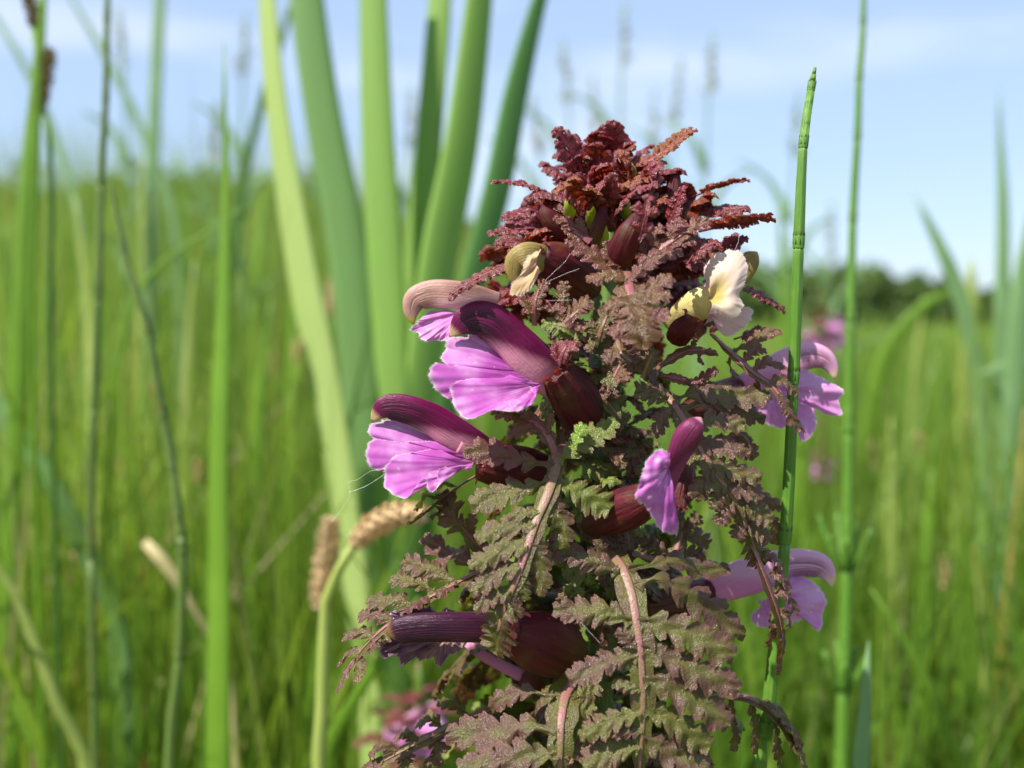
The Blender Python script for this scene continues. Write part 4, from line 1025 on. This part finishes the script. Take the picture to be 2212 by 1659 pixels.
# F9 withered
flw('withered flower with dark purple tube-like hood and shrivelled brown lip', Z4, [(1080, 960, 70, 3), (950, 935, 75, 0), (850, 930, 76, -1)], M['hood_dead'],
    [(1050, 960, 70, 1), (880, 930, 78, -1), (740, 925, 78, -2), (600, 925, 76, -2.5), (470, 930, 74, -2.5), (390, 940, 62, -2.5), (350, 955, 38, -2.5), (334, 965, 8, -2.5)], .75, M['hood_dead'],
    [((620, 860, 1), [(720, 845, 1), (640, 835, 0), (600, 850, .5), (550, 808, 0), (540, 832, 0), (450, 828, -.5), (352, 852, -1), (362, 890, -1), (330, 960, -.5), (295, 1030, -.5), (320, 1085, -1), (370, 1040, -.5), (400, 1000, 0)], M['petal_dead'], dict(bulge=.4, ruffle=1.0, waves=8, cilia=False)),
     ((640, 960, 1), [(330, 980, -1), (300, 1040, -1), (318, 1082, -1), (360, 1060, 0), (420, 1120, 0), (460, 1075, .5), (510, 1085, 0), (560, 1095, .5), (600, 1138, 0), (640, 1090, 0), (690, 1060, .5), (740, 1010, 1)], M['petal_dead'], dict(bulge=.5, ruffle=1.2, waves=9, cilia=False))],
    [(1330, 1080, 70, 6), (1240, 1050, 165, 3), (1120, 1000, 185, 0), (980, 960, 120, -1.5)], .9, 6, 9, 60)
# F10 folded old flower below
flw('faded rosy flower tube hanging below the withered one', Z4, [(1040, 1180, 50, 12), (920, 1120, 42, 12), (830, 1070, 40, 12), (750, 1010, 30, 12)], M['hood_pink'])
# extra calyces
calyx(LW, Z3, [(880, 1080, 60, 6), (850, 1200, 110, 4), (830, 1320, 90, 3), (840, 1390, 20, 2)], .6, .2, 3, 21)
calyx(LW, Z4, [(1120, 1140, 50, 10), (1080, 1220, 70, 9), (1020, 1260, 30, 9)], .7, .9, 0, 22)

# ---- leaves, traced one by one
L = traced_leaf(LW, Z4, [(1300, -40, 8), (1245, -10, 2), (1222, 40, -.5), (1205, 120, -2), (1170, 230, -4), (1110, 370, -5.5), (1060, 520, -6.5), (1005, 680, -7), (945, 820, -7), (905, 960, -6.5)], 66, [
    ([(1185, 165), (1080, 190), (960, 220), (765, 285)], 190, dict(K=4, stalk=.2)),
    ([(1200, 170), (1290, 200), (1390, 255), (1490, 320)], 210, dict(K=4, stalk=.15, tint=-.3)),
    ([(1205, 80), (1060, 60), (900, 25), (740, 0)], 180, dict(K=4, stalk=.3, dd=-1, tint=.15)),
    ([(1215, 75), (1330, -20), (1440, -90), (1520, -150)], 170, dict(K=4, stalk=.2, dd=-1, tint=-.35)),
    ([(1290, 5, -2.5), (1320, -50, -2.5), (1355, -130, -2.5)], 85, dict(K=2, stalk=.3, tint=-1)),
    ([(1115, 370), (1000, 400), (890, 420), (795, 470)], 150, dict(K=3, stalk=.0)),
    ([(1130, 330), (1060, 330), (960, 355)], 90, dict(K=2, stalk=.0)),
    ([(1070, 500), (950, 520), (850, 560), (758, 605)], 155, dict(K=4, stalk=.0)),
    ([(1030, 610), (920, 640), (840, 690), (765, 745)], 150, dict(K=3, stalk=.0)),
    ([(980, 740), (900, 760), (830, 800), (785, 840)], 120, dict(K=3, stalk=.0)),
    ([(1150, 290), (1200, 340), (1240, 400), (1240, 520)], 170, dict(K=3, stalk=.05)),
    ([(1165, 250), (1210, 300), (1265, 395)], 110, dict(K=3, stalk=.0)),
    ([(1075, 490), (1120, 560), (1140, 660), (1120, 765)], 140, dict(K=3, stalk=.05)),
    ([(1090, 440), (1130, 510), (1175, 600)], 110, dict(K=3, stalk=.0)),
    ([(1020, 650), (1040, 720), (1060, 790)], 100, dict(K=3, stalk=.0)),
    ([(970, 760), (1000, 810), (1030, 880)], 95, dict(K=3, stalk=.0)),
    ([(960, 790, -7), (920, 880, -7), (905, 970, -6), (888, 1065, -5)], 230, dict(K=4, stalk=0, tipblunt=.3)),
], tint=.02, seed=40, wing=-.35, nrm=unit(np.array([-.15, -.8, .6])))
traced_leaf(LW, Z5, [(330, 300, 9), (440, 290, 3), (500, 320, 0), (562, 400, -3), (615, 540, -5), (645, 700, -6.5), (672, 900, -7.5), (688, 1100, -8), (692, 1300, -8), (682, 1500, -8), (660, 1760, -7)], 66, [
    ([(635, 505), (800, 465), (960, 545), (1110, 650), (1220, 740), (1345, 825)], 250, dict(K=5, stalk=.24, dd=3, depth=.6)),
    ([(600, 400), (760, 375), (900, 350), (1060, 400), (1240, 400)], 170, dict(K=4, stalk=.35, dd=5)),
    ([(655, 730), (850, 770), (1050, 850), (1275, 955)], 270, dict(K=4, stalk=.14)),
    ([(670, 900), (860, 970), (1060, 1050), (1305, 1165)], 260, dict(K=5, stalk=.12)),
    ([(685, 1090), (880, 1150), (1060, 1250), (1240, 1395)], 270, dict(K=4, stalk=.12)),
    ([(690, 1280), (850, 1340), (990, 1430), (1115, 1535)], 250, dict(K=4, stalk=.1)),
    ([(690, 1450), (850, 1550), (1000, 1620), (1130, 1700)], 250, dict(K=4, stalk=.1)),
    ([(625, 740), (480, 680), (320, 670), (130, 655)], 230, dict(K=4, stalk=.16)),
    ([(540, 430), (430, 370), (290, 320), (90, 270)], 220, dict(K=4, stalk=.12, dd=0)),
    ([(500, 380), (440, 330), (410, 220)], 120, dict(K=2, stalk=.1)),
    ([(665, 960), (540, 970), (400, 1020), (220, 1095)], 210, dict(K=4, stalk=.14)),
    ([(655, 910), (600, 850), (530, 795)], 110, dict(K=2, stalk=.05)),
    ([(685, 1310), (560, 1340), (430, 1390), (290, 1455)], 200, dict(K=4, stalk=.12)),
    ([(680, 1170), (600, 1150), (505, 1125)], 110, dict(K=3, stalk=.1)),
    ([(675, 1530), (560, 1530), (440, 1580), (310, 1645)], 230, dict(K=4, stalk=.1)),
    ([(690, 1420), (600, 1430), (480, 1440)], 110, dict(K=3, stalk=.1)),
], tint=.0, seed=41, wing=.1, nrm=unit(np.array([-.1, -.78, .62])))
traced_leaf(LW, Z3, [(700, 560, 1), (780, 660, -1), (870, 800, -3), (960, 960, -4), (1060, 1120, -4.5), (1160, 1260, -4.5), (1240, 1400, -4), (1310, 1560, -3), (1360, 1720, -2)], 46, [
    ([(770, 640), (900, 590), (1060, 585), (1250, 600), (1455, 595)], 240, dict(K=5, stalk=.22, dd=1)),
    ([(830, 700), (1000, 650), (1200, 690), (1420, 765)], 200, dict(K=4, stalk=.3, dd=4)),
    ([(750, 640), (680, 600), (520, 560)], 220, dict(K=3, stalk=.1, dd=-1)),
    ([(790, 690), (720, 740), (640, 890)], 150, dict(K=3, stalk=.1)),
    ([(900, 850), (1040, 780), (1160, 790), (1280, 800)], 200, dict(K=4, stalk=.1)),
    ([(950, 930), (1080, 950), (1200, 970), (1318, 1000)], 200, dict(K=4, stalk=.05)),
    ([(1040, 1080), (1170, 1110), (1280, 1150), (1395, 1170)], 210, dict(K=4, stalk=.05)),
    ([(1150, 1240), (1250, 1250), (1330, 1270), (1400, 1330)], 180, dict(K=3, stalk=.02)),
    ([(1220, 1350), (1320, 1390), (1400, 1430), (1470, 1480)], 200, dict(K=4, stalk=.02)),
    ([(1290, 1500), (1370, 1540), (1450, 1610)], 170, dict(K=3, stalk=.02)),
    ([(1000, 1030), (940, 1040), (880, 1090)], 150, dict(K=3, stalk=.05)),
    ([(1050, 1110), (1010, 1170), (960, 1240), (980, 1340)], 170, dict(K=3, stalk=.02)),
    ([(1130, 1230), (1090, 1300), (1060, 1400)], 150, dict(K=3, stalk=.02)),
    ([(1190, 1330), (1140, 1400), (1120, 1510)], 170, dict(K=3, stalk=.02)),
    ([(1260, 1460), (1230, 1530), (1210, 1600)], 140, dict(K=3, stalk=.02)),
    ([(1290, 1520, -3), (1340, 1640, -2), (1400, 1790, -1)], 260, dict(K=4, stalk=0)),
], tint=.05, seed=42, wing=.5, nrm=unit(np.array([-.1, -.78, .62])))
traced_leaf(LW, Z3, [(1040, 170, 6), (1190, 310, 3), (1330, 440, 1), (1460, 530, 0), (1530, 620, -1), (1600, 740, -1)], 40, [
    ([(1190, 300), (1320, 240), (1390, 190), (1510, 160)], 130, dict(K=4, stalk=.2)),
    ([(1260, 370), (1330, 300), (1420, 290)], 110, dict(K=3)),
    ([(1330, 430), (1430, 370), (1565, 420)], 130, dict(K=3)),
    ([(1440, 520), (1530, 500), (1640, 585)], 150, dict(K=3)),
    ([(1180, 320), (1170, 410), (1240, 480)], 100, dict(K=3, dd=3)),
    ([(1380, 480), (1360, 560), (1380, 620)], 100, dict(K=3, dd=3)),
    ([(1510, 590, -1), (1560, 680, -1.5), (1620, 780, -1.5), (1688, 860, -1)], 150, dict(K=4, stalk=0))],
    tint=.30, seed=43, nrm=unit(np.array([.25, -.6, .7])))
traced_leaf(LW, Z5, [(1380, 240, -2), (1440, 380, -2), (1500, 540, -2), (1560, 720, -2), (1575, 860, -2), (1550, 1000, -2)], 60, [
    ([(1440, 340), (1500, 330), (1580, 400)], 130, dict(K=3)),
    ([(1480, 440), (1560, 440), (1620, 530)], 130, dict(K=3)),
    ([(1510, 560), (1590, 560), (1670, 680)], 150, dict(K=3)),
    ([(1540, 650), (1600, 690), (1620, 780)], 130, dict(K=3)),
    ([(1530, 640), (1490, 690), (1500, 780)], 100, dict(K=3, dd=2)),
    ([(1560, 760), (1520, 800), (1480, 900)], 120, dict(K=3)),
    ([(1570, 780, -2), (1575, 880, -2), (1560, 980, -2), (1545, 1075, -2)], 130, dict(K=4, stalk=0))],
    tint=.25, seed=44, nrm=unit(np.array([.75, -.5, .4])))
traced_leaf(LW, Z4, [(960, 560, 5), (820, 630, 3), (620, 730, 1), (450, 830, 0), (290, 950, -1), (170, 1080, -1), (100, 1190, -1)], 48, [
    ([(800, 635), (720, 560), (640, 540), (525, 455)], 150, dict(K=3, stalk=.2, dd=3)),
    ([(680, 700), (600, 640), (520, 610), (425, 570)], 170, dict(K=4, stalk=.2, dd=2)),
    ([(580, 750), (500, 690), (440, 680), (358, 665)], 150, dict(K=4, stalk=.2, dd=2)),
    ([(470, 815), (390, 780), (330, 790), (240, 775)], 160, dict(K=4, stalk=.15, dd=2)),
    ([(360, 890), (290, 860), (190, 860)], 140, dict(K=3, dd=2)),
    ([(260, 980), (200, 950), (110, 975)], 130, dict(K=3, dd=2)),
    ([(190, 1060), (140, 1060), (80, 1120)], 110, dict(K=3, dd=2)),
    ([(700, 690), (660, 720), (590, 760)], 130, dict(K=3, dd=-2)),
    ([(560, 760), (500, 800), (400, 850)], 130, dict(K=3, dd=-2)),
    ([(400, 860), (360, 920), (330, 1000)], 120, dict(K=3, dd=-2)),
    ([(280, 960), (260, 1030), (240, 1060)], 110, dict(K=3, dd=-2)),
    ([(190, 1060), (190, 1140), (180, 1220)], 100, dict(K=3, dd=-2)),
    ([(170, 1080, -1), (110, 1180, -1), (64, 1275, -1)], 100, dict(K=3, stalk=0))],
    tint=.12, seed=45, nrm=unit(np.array([-.5, -.25, .83])))
traced_leaf(LW, Z4, [(960, 600, 8), (870, 540, 7), (790, 480, 6), (720, 400, 5)], 36, [
    ([(740, 420), (680, 370), (660, 300), (620, 230)], 160, dict(K=4, stalk=.05)),
    ([(800, 490), (770, 430), (775, 340)], 80, dict(K=3)),
    ([(830, 510), (760, 500), (720, 560)], 90, dict(K=3))], tint=.15, seed=46)
traced_leaf(LW, Z4, [(900, 90, 9), (760, 160, 7), (600, 270, 5), (450, 385, 4)], 50, [
    ([(700, 200), (640, 180), (590, 210), (510, 230)], 110, dict(K=3)),
    ([(620, 260), (540, 250), (480, 320)], 110, dict(K=3)),
    ([(650, 240), (640, 300), (560, 360)], 110, dict(K=3)),
    ([(560, 300, 5), (500, 350, 4), (440, 392, 4)], 110, dict(K=3, stalk=0))], tint=.0, seed=47, nrm=unit(np.array([-.3, .3, .9])))
traced_leaf(LW, Z2, [(1445, 1260, 0), (1390, 1120, 0), (1290, 1020, 1), (1180, 975, 2), (1040, 940, 2)], 46, [
    ([(1350, 1080), (1250, 1060), (1120, 1100)], 130, dict(K=3)),
    ([(1380, 1110), (1400, 1030), (1415, 965)], 60, dict(K=2)),
    ([(1270, 1010), (1200, 930), (1110, 900)], 120, dict(K=3)),
    ([(1200, 980, 2), (1120, 960, 1), (1020, 940, 1)], 150, dict(K=3, stalk=0))], tint=.35, seed=48)
traced_leaf(LW, Z4, [(1440, 1180, 8), (1340, 1190, 1), (1270, 1260, -3), (1240, 1400, -6), (1235, 1540, -7), (1230, 1720, -7)], 74, [
    ([(1235, 1600), (1080, 1590), (900, 1620), (700, 1655)], 210, dict(K=5, stalk=.15)),
    ([(1230, 1480), (1080, 1440), (900, 1470), (640, 1480)], 220, dict(K=4, stalk=.32, dd=4)),
    ([(1200, 1290), (1050, 1260), (930, 1300), (860, 1340)], 130, dict(K=3, stalk=.4, dd=4)),
    ([(1250, 1600), (1320, 1570), (1420, 1560)], 170, dict(K=3, stalk=.3, dd=2)),
    ([(1260, 1400), (1310, 1370), (1420, 1340)], 150, dict(K=3, stalk=.4, dd=2)),
    ([(1290, 1300), (1360, 1270), (1440, 1230)], 130, dict(K=3, stalk=.4, dd=2)),
], tint=.0, seed=49)
traced_leaf(LW, Z4, [(900, 1330, 10), (700, 1420, 8), (500, 1520, 6), (330, 1610, 5), (180, 1690, 5)], 50, [
    ([(760, 1390), (690, 1330), (600, 1320)], 120, dict(K=3)),
    ([(620, 1450), (560, 1400), (480, 1440)], 120, dict(K=3)),
    ([(500, 1520), (430, 1480), (370, 1520)], 120, dict(K=3)),
    ([(390, 1580), (310, 1540), (240, 1600)], 120, dict(K=3)),
    ([(560, 1480), (600, 1560), (540, 1650)], 150, dict(K=3, dd=-2)),
    ([(420, 1560), (430, 1640), (380, 1720)], 150, dict(K=3, dd=-2)),
    ([(320, 1610, 5), (240, 1650, 5), (160, 1720, 5)], 140, dict(K=3, stalk=0))], tint=.1, seed=50, nrm=unit(np.array([-.4, -.2, .85])))
traced_leaf(LW, Z5, [(1000, 1060, 10), (1220, 1180, 6), (1400, 1230, 5), (1560, 1370, 5), (1700, 1620, 5)], 44, [
    ([(1240, 1190), (1260, 1330), (1280, 1460), (1260, 1560)], 120, dict(K=4)),
    ([(1380, 1230), (1400, 1400), (1410, 1580)], 130, dict(K=4)),
    ([(1520, 1330), (1540, 1460), (1560, 1640)], 150, dict(K=4)),
    ([(1420, 1240), (1540, 1280), (1620, 1400)], 150, dict(K=3)),
    ([(1540, 1350), (1640, 1420), (1700, 1540)], 160, dict(K=3)),
    ([(1600, 1440, 5), (1680, 1560, 5), (1740, 1700, 5)], 180, dict(K=3, stalk=0))], tint=.1, seed=51, nrm=unit(np.array([.3, -.3, .85])))
traced_leaf(LW, Z5, [(620, 300, 6), (800, 340, 7), (900, 280, 8), (940, 130, 9), (900, 20, 9)], 40, [
    ([(930, 160), (1000, 110), (1040, 60)], 130, dict(K=3)),
    ([(940, 200), (1020, 200), (1110, 250)], 150, dict(K=3)),
    ([(900, 290), (980, 300), (1090, 320)], 150, dict(K=3)),
    ([(850, 320), (760, 260), (640, 240)], 150, dict(K=3)),
    ([(930, 110, 9), (910, 40, 9), (900, -60, 9)], 130, dict(K=3, stalk=0))], tint=.05, seed=52)
traced_leaf(LW, Z3, [(660, 420, 4), (740, 360, 3), (860, 290, 3), (980, 290, 3), (1080, 320, 3)], 34, [
    ([(900, 280), (930, 220), (910, 170)], 60, dict(K=2)),
    ([(960, 290), (960, 350), (990, 395)], 40, dict(K=2)),
    ([(1000, 290, 3), (1050, 300, 3), (1090, 325, 3)], 60, dict(K=2, stalk=0))], tint=.5, seed=53)
traced_leaf(LW, Z3, [(690, 460, 3), (760, 470, 2), (860, 500, 2), (930, 530, 2)], 34, [
    ([(900, 515), (960, 490), (1080, 420)], 110, dict(K=3)),
    ([(860, 500), (940, 520), (1040, 540)], 90, dict(K=3))], tint=.6, seed=54)
traced_leaf(LW, Z3, [(1120, 900, 6), (1260, 880, 6), (1330, 1000, 6)], 30, [
    ([(1180, 890), (1280, 940), (1350, 1040)], 170, dict(K=3)),
    ([(1250, 1250, 8), (1380, 1290, 8), (1530, 1400, 8)], 130, dict(K=4)),
    ([(1440, 1440, 6), (1490, 1520, 6), (1480, 1640, 6)], 130, dict(K=3))], tint=.2, seed=55)

# ---- spider threads
def thread(label, pts, r=1.1e-5):
    q = catmull([P(*a) for a in pts], 40)
    tag(build('spider_thread', sweep(q, r, 5, 1), M['silk']), label, 'thread')
thread('fine spider thread hanging off the ragged lip of the lower left flower', [(828, 1012, 1), (800, 1018, 1), (772, 1036, 1), (752, 1042, 1), (757, 1066, 1), (745, 1090, 2), (715, 1130, 3)])
thread('second spider thread strung beside the ragged pink lip', [(835, 1022, 0), (790, 1050, 1), (752, 1064, 1)])
thread('straight spider thread crossing below the olive bud', [(1186, 607, -6), (1220, 592, -6), (1252, 580, -6)])
thread('wavy spider thread between the olive bud and the front bract', [(1178, 606, -6), (1196, 588, -6), (1218, 568, -6), (1232, 548, -6)])
thread('short spider thread over the sprigs below the olive bud', [(1180, 650, -7), (1205, 649, -7), (1234, 648, -7)])
thread('spider thread from the right bracts down past the cream flower', [(1597, 505, 0), (1594, 525, -1), (1584, 545, -1), (1574, 556, -1)])
thread('spider thread across the gaps of the lowest front leaf', [(1255, 1345, -8), (1278, 1370, -8), (1297, 1390, -8)])

# ---- other louseworts, blurred, behind
def far_lousewort(label, x, y, d, k, seed, nfl=5):
    R = np.random.RandomState(seed); ft = to_ground(x, y, d)
    root = thing('lousewort', ft, label, 'flower')
    top = P(x, y - 90 * k, d)
    ax_ = catmull([top, P(x + 5, y + 120 * k, d), ft], 30)
    build('stem', sweep(ax_, np.linspace(.001, .0028, 30), 8, 1), M['stem'], root)
    sc = (D + d * 1e-3) / D
    for i in range(14):
        t = i / 14; b = top + (P(x, y + 260 * k, d) - top) * t
        az = i * 2.4; o = np.array([math.sin(az), -math.cos(az), .25]); L = (.006 + .011 * t)
        proc_leaf(root, [b, b + o * L * .6 + np.array([0, 0, L * .1]), b + o * L], L * .38, np.array([0, 0, 1.0]) - o * .2, pairs=4, seed=seed * 50 + i, tint=.9 - .6 * t, rows=14, cols=3)
    for i in range(nfl):
        sgn = -1 if i % 2 else 1
        cx, cy = x + sgn * R.uniform(25, 60) * k, y + R.uniform(-10, 160) * k
        kk = .30 / sc * R.uniform(.85, 1.05)
        def Z(a, b, dd=0.0, cx=cx, cy=cy, kk=kk, sgn=sgn): return P(cx - sgn * (a - 600) * kk, cy + (b - 1150) * kk, d + dd - 4)
        Z.k = kk
        f = flower(root, Z, [(1050, 1290, 80, 6), (930, 1230, 85, 3), (800, 1170, 85, 2)], M['hood_pink'])
        hood(f, Z, [(1040, 1260, 85, 5), (760, 1090, 112, 2), (520, 955, 98, 1), (320, 925, 80, 1), (232, 1018, 5, 1)], .5, M['hood_pink'], n=20)
        petal(f, Z, (760, 1240, .5), [(560, 1110, 2.5), (370, 1008, 2.5), (208, 1045, 1.5), (300, 1155, .5), (194, 1215, -.5), (310, 1320, -1.2), (318, 1450, -2), (455, 1520, -2.6), (622, 1482, -3.4), (668, 1330, -2.6), (900, 1330, 0)], M['petal_pink'], na=40, nr=8, cilia=False, seed=seed + i)
    return root
far_lousewort('second lousewort, blurred, low behind the stem of the sharp one', 900, 1540, 120, .45, 3, 3)
far_lousewort('small far lousewort with dusky pink heads by the thin whorled horsetail', 1775, 700, 300, .30, 4, 4)
far_lousewort('faint far lousewort low in the sward right of the flower', 1772, 990, 330, .25, 5, 4)
